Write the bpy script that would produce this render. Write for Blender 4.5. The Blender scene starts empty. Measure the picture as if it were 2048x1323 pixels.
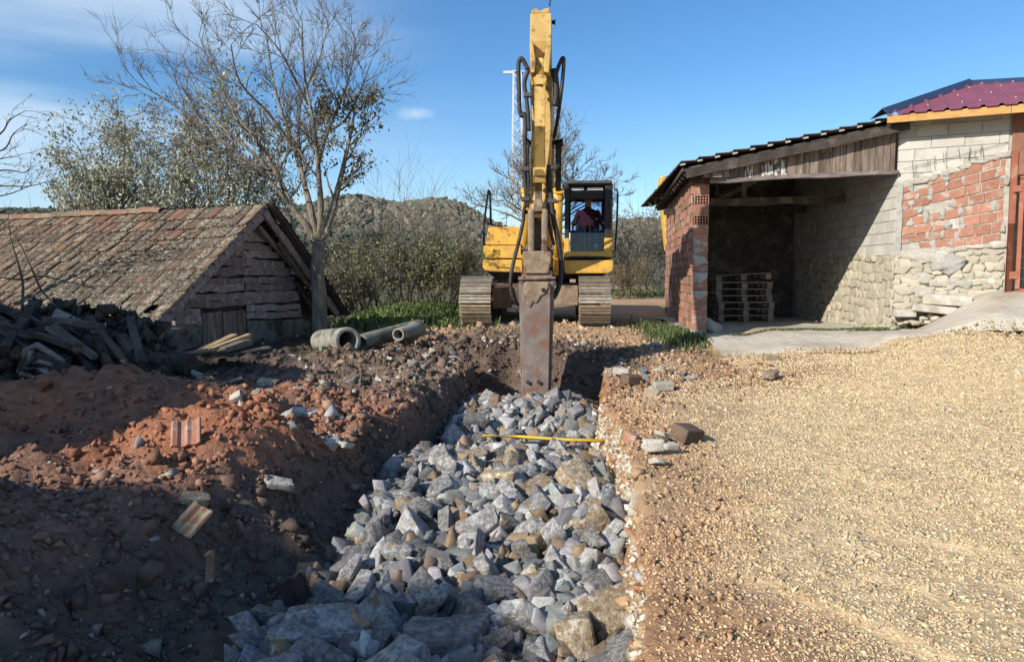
import bpy, bmesh, math, random
import numpy as np
from mathutils import Vector, Matrix, Quaternion
random.seed(7); RNG = np.random.default_rng(7)
R = math.radians; PI = math.pi
scene = bpy.context.scene
C = scene.collection
EYE = 1.55; FPX = 1480.0; PITCH = math.atan((661.5-550)/FPX)

# ---------------------------------------------------------------- camera
cd = bpy.data.cameras.new('camera'); cam = bpy.data.objects.new('camera', cd); C.objects.link(cam)
cam.location = (0, 0, EYE); cam.rotation_euler = (PI/2-PITCH, 0, 0)
cd.sensor_width = 36; cd.lens = FPX/2048*36; cd.clip_start = .05; cd.clip_end = 4000
scene.camera = cam
# ---------------------------------------------------------------- sun, sky, exposure
SUN = Vector((1.15, 1.0, -.86)).normalized()            # direction the light travels
sun_el = math.asin(-SUN.z); sun_az = math.atan2(-SUN.x, -SUN.y)
sd = bpy.data.lights.new('sun', 'SUN'); so = bpy.data.objects.new('sun', sd); C.objects.link(so)
sd.energy = 5.0; sd.angle = R(.5); sd.color = (1, .93, .82)
so.rotation_euler = SUN.to_track_quat('-Z', 'Y').to_euler()
w = bpy.data.worlds.new('World'); scene.world = w; w.use_nodes = True
nt = w.node_tree; nt.nodes.clear()
def N(t, ty, **k):
    n = t.nodes.new(ty)
    for a, b in k.items(): setattr(n, a, b)
    return n
out = N(nt, 'ShaderNodeOutputWorld'); bg = N(nt, 'ShaderNodeBackground'); bg.inputs[1].default_value = .115
sky = N(nt, 'ShaderNodeTexSky', sky_type='NISHITA', sun_disc=False, sun_elevation=sun_el, sun_rotation=sun_az,
        altitude=500, air_density=1.0, dust_density=.35, ozone_density=3.2)
tc = N(nt, 'ShaderNodeTexCoord')
# thin cirrus: long streaks over the left half of the sky
sep = N(nt, 'ShaderNodeSeparateXYZ'); nt.links.new(tc.outputs['Generated'], sep.inputs[0])
mp = N(nt, 'ShaderNodeMapping'); mp.inputs['Rotation'].default_value = (0, R(20), 0); mp.inputs['Scale'].default_value = (1.3, 1.0, 9)
nt.links.new(tc.outputs['Generated'], mp.inputs[0])
nz = N(nt, 'ShaderNodeTexNoise'); nz.inputs['Scale'].default_value = 1.25; nz.inputs['Detail'].default_value = 5; nz.inputs['Roughness'].default_value = .42
nt.links.new(mp.outputs[0], nz.inputs[0])
rp = N(nt, 'ShaderNodeMapRange'); rp.interpolation_type = 'SMOOTHSTEP'
rp.inputs[1].default_value = .36; rp.inputs[2].default_value = .66
nt.links.new(nz.outputs[0], rp.inputs[0])
lft = N(nt, 'ShaderNodeMapRange'); lft.interpolation_type = 'SMOOTHSTEP'
lft.inputs[1].default_value = .0; lft.inputs[2].default_value = -.48; lft.inputs[3].default_value = .04; lft.inputs[4].default_value = .95
nt.links.new(sep.outputs[0], lft.inputs[0])
mu = N(nt, 'ShaderNodeMath', operation='MULTIPLY'); nt.links.new(rp.outputs[0], mu.inputs[0]); nt.links.new(lft.outputs[0], mu.inputs[1])
# one small cloud above the thicket
cl_d = N(nt, 'ShaderNodeVectorMath', operation='SUBTRACT'); cl_d.inputs[1].default_value = (-.1262, .9702, .2064); nt.links.new(tc.outputs['Generated'], cl_d.inputs[0])
cl_s = N(nt, 'ShaderNodeVectorMath', operation='MULTIPLY'); cl_s.inputs[1].default_value = (28, 10, 80); nt.links.new(cl_d.outputs[0], cl_s.inputs[0])
cl_l = N(nt, 'ShaderNodeVectorMath', operation='LENGTH'); nt.links.new(cl_s.outputs[0], cl_l.inputs[0])
cl_n = N(nt, 'ShaderNodeTexNoise'); cl_n.inputs['Scale'].default_value = 60; cl_n.inputs['Detail'].default_value = 4; nt.links.new(tc.outputs['Generated'], cl_n.inputs[0])
cl_a = N(nt, 'ShaderNodeMath', operation='ADD'); nt.links.new(cl_l.outputs['Value'], cl_a.inputs[0]); nt.links.new(cl_n.outputs[0], cl_a.inputs[1])
cl_m = N(nt, 'ShaderNodeMapRange'); cl_m.interpolation_type = 'SMOOTHSTEP'; cl_m.inputs[1].default_value = 1.5; cl_m.inputs[2].default_value = .5; cl_m.inputs[3].default_value = 0; cl_m.inputs[4].default_value = .55; nt.links.new(cl_a.outputs[0], cl_m.inputs[0])
mu2 = N(nt, 'ShaderNodeMath', operation='MAXIMUM'); nt.links.new(mu.outputs[0], mu2.inputs[0]); nt.links.new(cl_m.outputs[0], mu2.inputs[1]); mu = mu2
mx = N(nt, 'ShaderNodeMix', data_type='RGBA'); mx.inputs['B'].default_value = (5.0, 6.1, 7.1, 1)
hs_ = N(nt, 'ShaderNodeHueSaturation'); hs_.inputs['Saturation'].default_value = 1.22; hs_.inputs['Value'].default_value = 1.12; nt.links.new(sky.outputs[0], hs_.inputs['Color'])
nt.links.new(mu.outputs[0], mx.inputs['Factor']); nt.links.new(hs_.outputs[0], mx.inputs['A'])
nt.links.new(mx.outputs['Result'], bg.inputs[0]); nt.links.new(bg.outputs[0], out.inputs[0])
vs = scene.view_settings; vs.view_transform = 'Standard'; vs.look = 'None'; vs.exposure = 0.35; vs.gamma = 1; vs.use_curve_mapping = False
scene.render.resolution_x = 1024; scene.render.resolution_y = 661

# ---------------------------------------------------------------- helpers
FW = Vector((0, math.cos(PITCH), -math.sin(PITCH))); UP = Vector((0, math.sin(PITCH), math.cos(PITCH)))
CAM = Vector((0, 0, EYE))
def ray(px, py): return FW + Vector((1, 0, 0))*((px-1024)/FPX) + UP*((661.5-py)/FPX)
def P(px, py, Y):                                        # where the sight line of a photo pixel is Y metres away
    d = ray(px, py); return CAM + d*(Y/d.y)
def tag(o, label=None, cat=None, group=None, kind=None):
    if label: o['label'] = label
    if cat: o['category'] = cat
    if group: o['group'] = group
    if kind: o['kind'] = kind
    return o
def empty(name, loc=(0, 0, 0), rz=0):
    o = bpy.data.objects.new(name, None); C.objects.link(o); o.location = loc; o.rotation_euler = (0, 0, rz); o.empty_display_size = .2
    return o
def obj(name, mesh, parent=None, loc=None):
    o = bpy.data.objects.new(name, mesh); C.objects.link(o)
    if parent is not None: o.parent = parent
    if loc is not None: o.location = loc
    return o
def bevel(o, w=.01, seg=2):
    m = o.modifiers.new('bevel', 'BEVEL'); m.width = w; m.segments = seg; m.limit_method = 'ANGLE'; m.angle_limit = R(40); return o
def frame(d, up=Vector((0, 0, 1))):
    d = d.normalized()
    if abs(d.dot(up)) > .98: up = Vector((0, 1, 0))
    x = d.cross(up).normalized(); y = x.cross(d).normalized()
    return x, d, y
class MB:
    def __init__(s): s.v = []; s.f = []; s.mi = []; s.sm = []
    def add(s, vs_, fs, m=0, smooth=False):
        b = len(s.v); s.v += [tuple(q) for q in vs_]
        for f in fs: s.f.append(tuple(b+i for i in f)); s.mi.append(m); s.sm.append(smooth)
    def hexa(s, q, m=0): s.add(q, [(0, 3, 2, 1), (4, 5, 6, 7), (0, 1, 5, 4), (1, 2, 6, 5), (2, 3, 7, 6), (3, 0, 4, 7)], m); return s
    def box(s, c, d, M=None, m=0):
        x, y, z = d[0]/2, d[1]/2, d[2]/2
        q = [Vector(k) for k in ((-x, -y, -z), (x, -y, -z), (x, y, -z), (-x, y, -z), (-x, -y, z), (x, -y, z), (x, y, z), (-x, y, z))]
        if M is not None: q = [M @ k for k in q]
        c = Vector(c); s.hexa([k+c for k in q], m); return s
    def span(s, a, b, m=0):
        return s.box([(i+j)/2 for i, j in zip(a, b)], [abs(j-i) for i, j in zip(a, b)], None, m)
    def beam(s, p, q, wd, ht, up=Vector((0, 0, 1)), m=0, taper=1):
        p = Vector(p); q = Vector(q); x, d, y = frame(q-p, up)
        vv = []
        for e, k in ((p, 1), (q, taper)):
            vv += [e-x*wd/2*k-y*ht/2*k, e+x*wd/2*k-y*ht/2*k, e+x*wd/2*k+y*ht/2*k, e-x*wd/2*k+y*ht/2*k]
        s.add(vv, [(0, 1, 2, 3), (7, 6, 5, 4), (4, 5, 1, 0), (5, 6, 2, 1), (6, 7, 3, 2), (7, 4, 0, 3)], m); return s
    def tube(s, pts, rad, n=8, m=0, cap=True, smooth=True):
        pts = [Vector(p) for p in pts]
        if not hasattr(rad, '__len__'): rad = [rad]*len(pts)
        b = len(s.v); pu = None
        for i, p in enumerate(pts):
            d = (pts[min(i+1, len(pts)-1)]-pts[max(i-1, 0)])
            if d.length < 1e-9: d = Vector((0, 0, 1))
            d.normalize()
            if pu is None: x, _, y = frame(d)
            else:
                x = pu-d*pu.dot(d)
                if x.length < 1e-6: x = frame(d)[0]
                x.normalize(); y = d.cross(x)
            pu = x
            for k in range(n):
                a = 2*PI*k/n; s.v.append(tuple(p+(x*math.cos(a)+y*math.sin(a))*rad[i]))
        for i in range(len(pts)-1):
            for k in range(n):
                k2 = (k+1) % n
                s.f.append((b+i*n+k, b+i*n+k2, b+(i+1)*n+k2, b+(i+1)*n+k)); s.mi.append(m); s.sm.append(smooth)
        if cap:
            e = b+(len(pts)-1)*n
            s.f.append(tuple(b+k for k in range(n))[::-1]); s.mi.append(m); s.sm.append(False)
            s.f.append(tuple(e+k for k in range(n))); s.mi.append(m); s.sm.append(False)
        return s
    def prism(s, poly, o, ax, ay, n, m=0):                  # polygon in the (ax, ay) plane, extruded by vector n
        o = Vector(o); ax = Vector(ax); ay = Vector(ay); n = Vector(n); k = len(poly)
        a = [o+ax*p[0]+ay*p[1] for p in poly]
        s.add(a+[q+n for q in a], [tuple(range(k))[::-1], tuple(range(k, 2*k))]+[(i, (i+1) % k, k+(i+1) % k, k+i) for i in range(k)], m); return s
    def mesh(s, name, mats):
        me = bpy.data.meshes.new(name); me.from_pydata(s.v, [], s.f)
        for m in (mats if isinstance(mats, (list, tuple)) else [mats]): me.materials.append(m)
        me.polygons.foreach_set('material_index', s.mi); me.polygons.foreach_set('use_smooth', s.sm)
        me.update(); return me
    def build(s, name, mats, parent=None, bev=0, fix=True):
        me = s.mesh(name, mats)
        if fix:
            bm = bmesh.new(); bm.from_mesh(me); bmesh.ops.recalc_face_normals(bm, faces=bm.faces); bm.to_mesh(me); bm.free()
        o = obj(name, me, parent)
        if bev: bevel(o, bev)
        return o
def npmesh(name, v, f, mats, col=None, smooth=False):        # numpy arrays to a mesh
    me = bpy.data.meshes.new(name); k = f.shape[1]
    me.vertices.add(len(v)); me.vertices.foreach_set('co', np.ascontiguousarray(v, np.float32).ravel())
    me.loops.add(f.size); me.loops.foreach_set('vertex_index', np.ascontiguousarray(f, np.int32).ravel())
    me.polygons.add(len(f)); me.polygons.foreach_set('loop_start', np.arange(0, f.size, k, dtype=np.int32))
    me.polygons.foreach_set('loop_total', np.full(len(f), k, np.int32))
    if smooth: me.polygons.foreach_set('use_smooth', np.ones(len(f), bool))
    for m in (mats if isinstance(mats, (list, tuple)) else [mats]): me.materials.append(m)
    if col is not None:
        a = me.attributes.new('col', 'FLOAT_COLOR', 'POINT')
        a.data.foreach_set('color', np.concatenate([col, np.ones((len(col), 1))], 1).astype(np.float32).ravel())
    me.update(calc_edges=True); return me
def hsh(ix, iy, iz, seed):
    h = (ix.astype(np.int64)*374761393+iy.astype(np.int64)*668265263+iz.astype(np.int64)*2147483647+seed*1274126177) & 0xffffffff
    h = ((h ^ (h >> 13))*1274126177) & 0xffffffff
    return ((h ^ (h >> 16)) & 0xffff)/65535.0
def vn(x, y, z=None, seed=0):
    x = np.asarray(x, float); y = np.asarray(y, float); z = np.zeros_like(x) if z is None else np.asarray(z, float)
    ix, iy, iz = np.floor(x), np.floor(y), np.floor(z); fx, fy, fz = x-ix, y-iy, z-iz
    fx = fx*fx*(3-2*fx); fy = fy*fy*(3-2*fy); fz = fz*fz*(3-2*fz)
    def c(a, b, d): return hsh(ix+a, iy+b, iz+d, seed)
    l0 = (c(0, 0, 0)*(1-fx)+c(1, 0, 0)*fx)*(1-fy)+(c(0, 1, 0)*(1-fx)+c(1, 1, 0)*fx)*fy
    if not np.any(fz): return l0*2-1
    l1 = (c(0, 0, 1)*(1-fx)+c(1, 0, 1)*fx)*(1-fy)+(c(0, 1, 1)*(1-fx)+c(1, 1, 1)*fx)*fy
    return (l0*(1-fz)+l1*fz)*2-1
def fbm(x, y, sc, oc=4, seed=0, gain=.5):
    s = 0; a = 1; t = 0
    for i in range(oc):
        s = s+a*vn(np.asarray(x)*sc, np.asarray(y)*sc, None, seed+i*17); t += a; a *= gain; sc *= 2.03
    return s/t
def sstep(a, b, x):
    t = np.clip((np.asarray(x, float)-a)/(b-a), 0, 1); return t*t*(3-2*t)

# ---------------------------------------------------------------- materials
def mat(name, c1, c2=None, c3=None, scale=4, detail=6, rough=.85, bump=.3, bscale=None, metal=0, attr=False, rnd=.0, lo=.38, hi=.62,
        c3lo=.55, c3hi=.62, c3scale=None, stretch=None, gen=False, spec=.3, bdist=.02):
    m = bpy.data.materials.new(name); m.use_nodes = True; t = m.node_tree; b = t.nodes['Principled BSDF']; L = t.links.new
    b.inputs['Roughness'].default_value = rough; b.inputs['Metallic'].default_value = metal; b.inputs['Specular IOR Level'].default_value = spec
    tc = N(t, 'ShaderNodeTexCoord'); oi = N(t, 'ShaderNodeObjectInfo')
    ad = N(t, 'ShaderNodeVectorMath', operation='MULTIPLY_ADD'); ad.inputs[1].default_value = stretch or (1, 1, 1)
    L(tc.outputs['Object'], ad.inputs[0])
    sc = N(t, 'ShaderNodeMath', operation='MULTIPLY'); sc.inputs[1].default_value = 57.0; L(oi.outputs['Random'], sc.inputs[0]); L(sc.outputs[0], ad.inputs[2])
    v = ad.outputs[0]
    def noise(s, d=detail):
        n = N(t, 'ShaderNodeTexNoise'); n.inputs['Scale'].default_value = s; n.inputs['Detail'].default_value = d; n.inputs['Roughness'].default_value = .62
        L(v, n.inputs['Vector']); return n.outputs[0]
    def rng(x, a, c):
        r = N(t, 'ShaderNodeMapRange'); r.inputs[1].default_value = a; r.inputs[2].default_value = c; L(x, r.inputs[0]); return r.outputs[0]
    def mixc(fac, A, B, mode='MIX'):
        x = N(t, 'ShaderNodeMix', data_type='RGBA', blend_type=mode)
        for s, val in (('Factor', fac), ('A', A), ('B', B)):
            if isinstance(val, bpy.types.NodeSocket): L(val, x.inputs[s])
            elif s == 'Factor': x.inputs[s].default_value = val
            else: x.inputs[s].default_value = (*val, 1) if len(val) == 3 else val
        return x.outputs['Result']
    col = c1
    if attr:
        a = N(t, 'ShaderNodeAttribute', attribute_name='col'); col = a.outputs['Color']
        n = noise(scale)
        r = N(t, 'ShaderNodeMapRange'); r.inputs[1].default_value = .25; r.inputs[2].default_value = .75; r.inputs[3].default_value = .62; r.inputs[4].default_value = 1.38
        L(n, r.inputs[0]); vm = N(t, 'ShaderNodeVectorMath', operation='SCALE'); L(col, vm.inputs[0]); L(r.outputs[0], vm.inputs['Scale']); col = vm.outputs[0]
    elif c2 is not None: col = mixc(rng(noise(scale), lo, hi), c1, c2)
    if c3 is not None: col = mixc(rng(noise(c3scale or scale*.6), c3lo, c3hi), col, c3)
    if rnd:
        r = N(t, 'ShaderNodeMapRange'); r.inputs[3].default_value = 1-rnd; r.inputs[4].default_value = 1+rnd; L(oi.outputs['Random'], r.inputs[0])
        vm = N(t, 'ShaderNodeVectorMath', operation='SCALE')
        if isinstance(col, bpy.types.NodeSocket): L(col, vm.inputs[0])
        else: vm.inputs[0].default_value = col
        L(r.outputs[0], vm.inputs['Scale']); col = vm.outputs[0]
    if isinstance(col, bpy.types.NodeSocket): L(col, b.inputs['Base Color'])
    else: b.inputs['Base Color'].default_value = (*col, 1)
    if bump:
        bp = N(t, 'ShaderNodeBump'); bp.inputs['Strength'].default_value = bump; bp.inputs['Distance'].default_value = bdist
        L(noise(bscale or scale*3), bp.inputs['Height']); L(bp.outputs[0], b.inputs['Normal'])
    return m
M = {}
M['ground'] = mat('ground', (.2, .15, .1), attr=True, scale=9, detail=10, rough=.95, bump=.9, bscale=24, bdist=.035, spec=.1)
M['stones'] = mat('stones', (.3, .3, .3), attr=True, scale=22, detail=5, rough=.9, bump=.4, bscale=60, bdist=.006, spec=.2)
M['rock'] = mat('grey_rock', (.155, .152, .148), (.43, .42, .405), (.25, .175, .105), scale=4.2, detail=9, rough=.7, bump=1.0, bscale=9, rnd=.45, c3lo=.56, c3hi=.66, c3scale=2.4, bdist=.03, lo=.38, hi=.64)
M['dirtyrock'] = mat('dirty_rock', (.40, .34, .25), (.22, .145, .075), (.52, .49, .42), scale=6, rough=.85, bump=.7, bscale=20, rnd=.25)
M['whiterock'] = mat('pale_rock', (.52, .49, .43), (.36, .32, .26), scale=6, rough=.85, bump=.5, bscale=20, rnd=.15)
M['yellow'] = mat('yellow_paint', (.70, .40, .05), (.58, .325, .05), (.36, .235, .11), scale=5, rough=.5, bump=.12, bscale=30, c3lo=.50, c3hi=.72, c3scale=6, bdist=.004, spec=.5)
M['faded'] = mat('faded_yellow_paint', (.57, .38, .13), (.46, .30, .10), (.19, .11, .055), scale=4, rough=.65, bump=.2, bscale=40, c3lo=.53, c3hi=.68, c3scale=9, bdist=.004)
M['muddysteel'] = mat('muddy_steel', (.19, .14, .10), (.30, .225, .15), (.10, .05, .03), scale=7, rough=.85, bump=.7, bscale=30, c3lo=.55, c3hi=.66)
M['worn'] = mat('worn_steel', (.155, .125, .11), (.225, .19, .165), (.18, .10, .07), scale=5, rough=.55, bump=.25, bscale=30, metal=.12, c3lo=.48, c3hi=.60, c3scale=3)
M['mudtrack'] = mat('mud_caked_shoe', (.42, .32, .20), (.29, .21, .13), (.47, .38, .265), scale=9, rough=.92, bump=.6, bscale=40, rnd=.15)
M['polish'] = mat('polished_steel', (.55, .54, .5), (.40, .38, .34), scale=12, rough=.3, bump=.05, metal=.85)
M['chrome'] = mat('chrome', (.75, .76, .78), rough=.12, bump=0, metal=1)
M['black'] = mat('black_steel', (.018, .019, .022), (.03, .03, .032), scale=9, rough=.5, bump=.1)
M['rubber'] = mat('black_rubber', (.016, .016, .018), (.05, .042, .035), scale=12, rough=.55, bump=.1)
M['darkgrey'] = mat('dark_grey_steel', (.05, .05, .052), (.09, .08, .07), scale=6, rough=.7, bump=.2)
M['brownsteel'] = mat('brown_dusty_steel', (.15, .10, .07), (.09, .06, .045), scale=5, rough=.85, bump=.3)
M['oldwood'] = mat('weathered_grey_wood', (.32, .27, .255), (.185, .155, .147), (.38, .33, .305), scale=3, rough=.9, bump=.5, bscale=9, stretch=(1, 5, 5), rnd=.3)
M['oldwoodv'] = mat('weathered_grey_wood_upright', (.23, .18, .145), (.12, .09, .07), (.30, .24, .19), scale=3, rough=.9, bump=.5, bscale=9, stretch=(5, 5, .7), rnd=.25)
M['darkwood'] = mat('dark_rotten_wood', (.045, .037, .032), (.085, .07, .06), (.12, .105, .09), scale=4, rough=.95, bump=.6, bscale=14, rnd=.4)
M['whitewash'] = mat('flaking_white_board', (.55, .53, .5), (.12, .09, .075), scale=9, rough=.9, bump=.4, bscale=20, stretch=(2, 2, .8), lo=.46, hi=.54)
M['newwood'] = mat('new_timber', (.52, .30, .11), (.43, .235, .08), scale=3, rough=.8, bump=.15, stretch=(.6, 6, 6), rnd=.08)
M['palewood'] = mat('pale_sawn_wood', (.46, .33, .17), (.33, .24, .14), scale=4, rough=.85, bump=.3, stretch=(.8, 5, 5), rnd=.25)
M['palletwood'] = mat('pallet_wood', (.20, .175, .15), (.13, .11, .095), scale=5, rough=.9, bump=.3, stretch=(1, 6, 6), rnd=.25)
M['tile'] = mat('clay_roof_tile', (.235, .14, .085), (.16, .10, .068), (.25, .225, .165), scale=9, rough=.92, bump=.45, bscale=40, rnd=.35, c3lo=.46, c3hi=.60, c3scale=11)
M['lichentile'] = mat('lichen_covered_tile', (.17, .12, .082), (.105, .08, .057), (.29, .265, .20), scale=12, rough=.95, bump=.5, bscale=40, rnd=.3, c3lo=.5, c3hi=.57, c3scale=17)
M['redtile'] = mat('clean_clay_tile', (.25, .14, .095), (.19, .115, .08), (.26, .225, .18), scale=7, rough=.9, bump=.3, rnd=.2, c3lo=.58, c3hi=.68)
M['darktile'] = mat('dark_old_tile', (.05, .04, .036), (.085, .062, .05), (.14, .12, .1), scale=9, rough=.95, bump=.4, rnd=.3, c3lo=.6, c3hi=.7)
M['brick'] = mat('hollow_clay_brick', (.38, .185, .125), (.315, .15, .10), (.42, .345, .29), scale=8, rough=.88, bump=.4, bscale=35, rnd=.16, c3lo=.53, c3hi=.66)
M['brickdark'] = mat('brick_inside', (.10, .028, .016), (.06, .018, .012), scale=8, rough=.95, bump=.2)
M['mortar'] = mat('mortar', (.44, .41, .35), (.34, .315, .27), (.52, .49, .43), scale=9, rough=.95, bump=.7, bscale=22)
M['mortarpatch'] = mat('grey_mortar_smear', (.40, .385, .345), (.31, .30, .27), scale=11, rough=.95, bump=.8, bscale=26)
M['block'] = mat('concrete_block', (.51, .49, .44), (.44, .42, .375), (.36, .345, .305), scale=3, rough=.95, bump=.35, bscale=45, rnd=.08, c3lo=.58, c3hi=.72)
M['wallstone'] = mat('pale_wall_stone', (.53, .48, .375), (.44, .39, .29), (.60, .57, .49), scale=5, rough=.95, bump=.7, bscale=18, rnd=.15, c3lo=.55, c3hi=.66)
M['plaster'] = mat('rough_grey_plaster', (.42, .395, .345), (.34, .315, .265), (.50, .48, .43), scale=4, rough=.95, bump=.8, bscale=16)
M['concrete'] = mat('worn_concrete', (.44, .40, .335), (.52, .48, .41), (.36, .30, .225), scale=1.6, detail=12, rough=.95, bump=.8, bscale=7, c3lo=.48, c3hi=.62, c3scale=.8, bdist=.05)
M['darkcrete'] = mat('mossy_concrete', (.13, .13, .105), (.22, .215, .18), (.06, .065, .045), scale=5, rough=.95, bump=.5, bscale=20, c3lo=.5, c3hi=.62)
M['palecrete'] = mat('weathered_pipe_concrete', (.30, .29, .25), (.19, .185, .155), (.07, .07, .05), scale=6, rough=.95, bump=.5, bscale=20, c3lo=.52, c3hi=.62)
M['redroof'] = mat('red_sheet_metal', (.27, .07, .09), (.22, .058, .075), scale=2, rough=.42, bump=.03, spec=.5)
M['blueroof'] = mat('dark_blue_flashing', (.035, .055, .11), (.03, .045, .09), scale=2, rough=.4, bump=.03, spec=.5)
M['zinc'] = mat('screw_head', (.7, .68, .68), rough=.4, bump=0)
M['redsteel'] = mat('red_oxide_steel', (.34, .125, .075), (.28, .10, .06), (.40, .20, .13), scale=4, rough=.7, bump=.15, bscale=20)
M['rustsheet'] = mat('rusty_sheet', (.20, .095, .06), (.27, .135, .09), (.12, .06, .04), scale=3, rough=.85, bump=.2)
M['wire'] = mat('grey_wire', (.30, .28, .27), rough=.6, bump=0, metal=.3)
M['galv'] = mat('galvanised_steel', (.62, .64, .66), (.5, .52, .54), scale=6, rough=.55, bump=.05)
M['bark'] = mat('tree_bark', (.28, .24, .18), (.12, .10, .08), (.36, .34, .26), scale=9, rough=.95, bump=1.0, bscale=20, stretch=(1, 1, .3), bdist=.05)
M['darkbark'] = mat('dark_bark', (.075, .065, .055), (.13, .115, .10), scale=6, rough=.95, bump=.7, bscale=16, stretch=(1, 1, .35))
M['twig'] = mat('twig_bark', (.16, .13, .105), (.22, .19, .155), scale=5, rough=.9, bump=0)
M['paletwig'] = mat('pale_twig_bark', (.30, .265, .21), (.22, .19, .15), scale=5, rough=.9, bump=0)
def leafmat(name, c): 
    m = mat(name, c, attr=True, scale=1.5, rough=.7, bump=0, spec=.25); t = m.node_tree; b = t.nodes['Principled BSDF']
    src = b.inputs['Base Color'].links[0].from_socket
    tr = N(t, 'ShaderNodeBsdfTranslucent'); ms = N(t, 'ShaderNodeMixShader'); ms.inputs[0].default_value = .25
    t.links.new(src, tr.inputs[0]); t.links.new(b.outputs[0], ms.inputs[1]); t.links.new(tr.outputs[0], ms.inputs[2])
    t.links.new(ms.outputs[0], t.nodes['Material Output'].inputs[0]); return m
M['leaf'] = leafmat('leaves', (.1, .1, .05))
M['yelrod'] = mat('yellow_rod_paint', (.72, .46, .03), (.55, .36, .05), (.25, .2, .1), scale=6, rough=.6, bump=.1, c3lo=.6, c3hi=.7)
M['cloth'] = mat('maroon_sweater', (.085, .022, .03), (.065, .018, .024), scale=20, rough=.95, bump=.2)
M['jeans'] = mat('blue_jeans', (.07, .11, .2), (.05, .08, .16), scale=20, rough=.95, bump=.2)
M['skin'] = mat('skin', (.45, .26, .19), rough=.6, bump=0)
M['hair'] = mat('dark_hair', (.015, .012, .01), rough=.8, bump=.2, scale=30)
M['redplastic'] = mat('red_plastic', (.50, .03, .03), rough=.4, bump=0)
def glass(name, tint, alpha):
    m = bpy.data.materials.new(name); m.use_nodes = True; t = m.node_tree; b = t.nodes['Principled BSDF']
    g = N(t, 'ShaderNodeBsdfGlossy'); g.inputs['Roughness'].default_value = .02; g.inputs[0].default_value = (.95, .97, 1, 1)
    tr = N(t, 'ShaderNodeBsdfTransparent'); tr.inputs[0].default_value = tint
    fr = N(t, 'ShaderNodeFresnel'); fr.inputs[0].default_value = 1.5; mxs = N(t, 'ShaderNodeMixShader')
    ad = N(t, 'ShaderNodeMath', operation='ADD'); ad.inputs[1].default_value = alpha; fs = N(t, 'ShaderNodeMath', operation='MULTIPLY'); fs.inputs[1].default_value = .14; t.links.new(fr.outputs[0], fs.inputs[0]); t.links.new(fs.outputs[0], ad.inputs[0])
    t.links.new(ad.outputs[0], mxs.inputs[0]); t.links.new(tr.outputs[0], mxs.inputs[1]); t.links.new(g.outputs[0], mxs.inputs[2])
    t.links.new(mxs.outputs[0], t.nodes['Material Output'].inputs[0]); t.nodes.remove(b); return m
M['glass'] = glass('cab_glass', (.62, .72, .88, 1), .02)

# ---------------------------------------------------------------- stones
def ico(sub):
    bm = bmesh.new(); bmesh.ops.create_icosphere(bm, subdivisions=sub, radius=1)
    v = np.array([q.co[:] for q in bm.verts]); f = np.array([[k.index for k in q.verts] for q in bm.faces]); bm.free(); return v, f
ICO = {k: ico(k) for k in (1, 2, 3, 4)}
def rockshape(seed, sub=3, cuts=9, rough=.05, dims=(1, .75, .6)):
    r = np.random.default_rng(seed); v, f = ICO[sub]; v = v.copy()
    for _ in range(cuts):
        n = r.normal(size=3); n /= np.linalg.norm(n); d = r.uniform(.38, .8)
        k = v @ n-d; k = np.maximum(k, 0); v = v-k[:, None]*n
    q = v*2.3
    nn = vn(q[:, 0]+seed*3.1, q[:, 1], q[:, 2], seed)+.5*vn(q[:, 0]*2.3, q[:, 1]*2.3+seed, q[:, 2]*2.3, seed+5)+.3*vn(q[:, 0]*5, q[:, 1]*5+seed, q[:, 2]*5, seed+9)
    v = v*(1+rough*nn)[:, None]
    v -= (v.max(0)+v.min(0))/2; v /= (v.max(0)-v.min(0))/2
    return v*np.array(dims), f
def hullrock(seed, npts=14, dims=(1, .75, .6), sub=0, rough=.03):   # an angular broken stone: convex hull of a few points
    r = np.random.default_rng(seed); p = r.normal(size=(npts, 3)); p /= np.linalg.norm(p, axis=1)[:, None]; p *= r.uniform(.72, 1.0, (npts, 1))
    bm = bmesh.new()
    for q in p: bm.verts.new(q)
    bmesh.ops.convex_hull(bm, input=bm.verts[:]); bmesh.ops.delete(bm, geom=[v for v in bm.verts if not v.link_faces], context='VERTS')
    bmesh.ops.triangulate(bm, faces=bm.faces[:])
    for k in range(sub): bmesh.ops.subdivide_edges(bm, edges=bm.edges[:], cuts=1, use_grid_fill=True)
    bmesh.ops.triangulate(bm, faces=bm.faces[:]); bm.verts.index_update()
    v = np.array([q.co[:] for q in bm.verts]); f = np.array([[k.index for k in q.verts] for q in bm.faces]); bm.free()
    if sub:
        nn = vn(v[:, 0]*2.6+seed, v[:, 1]*2.6, v[:, 2]*2.6, seed)+.6*vn(v[:, 0]*6+seed, v[:, 1]*6, v[:, 2]*6, seed+3); v = v*(1+rough*nn)[:, None]
    v -= (v.max(0)+v.min(0))/2; v /= (v.max(0)-v.min(0))/2
    return v*np.array(dims), f
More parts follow.
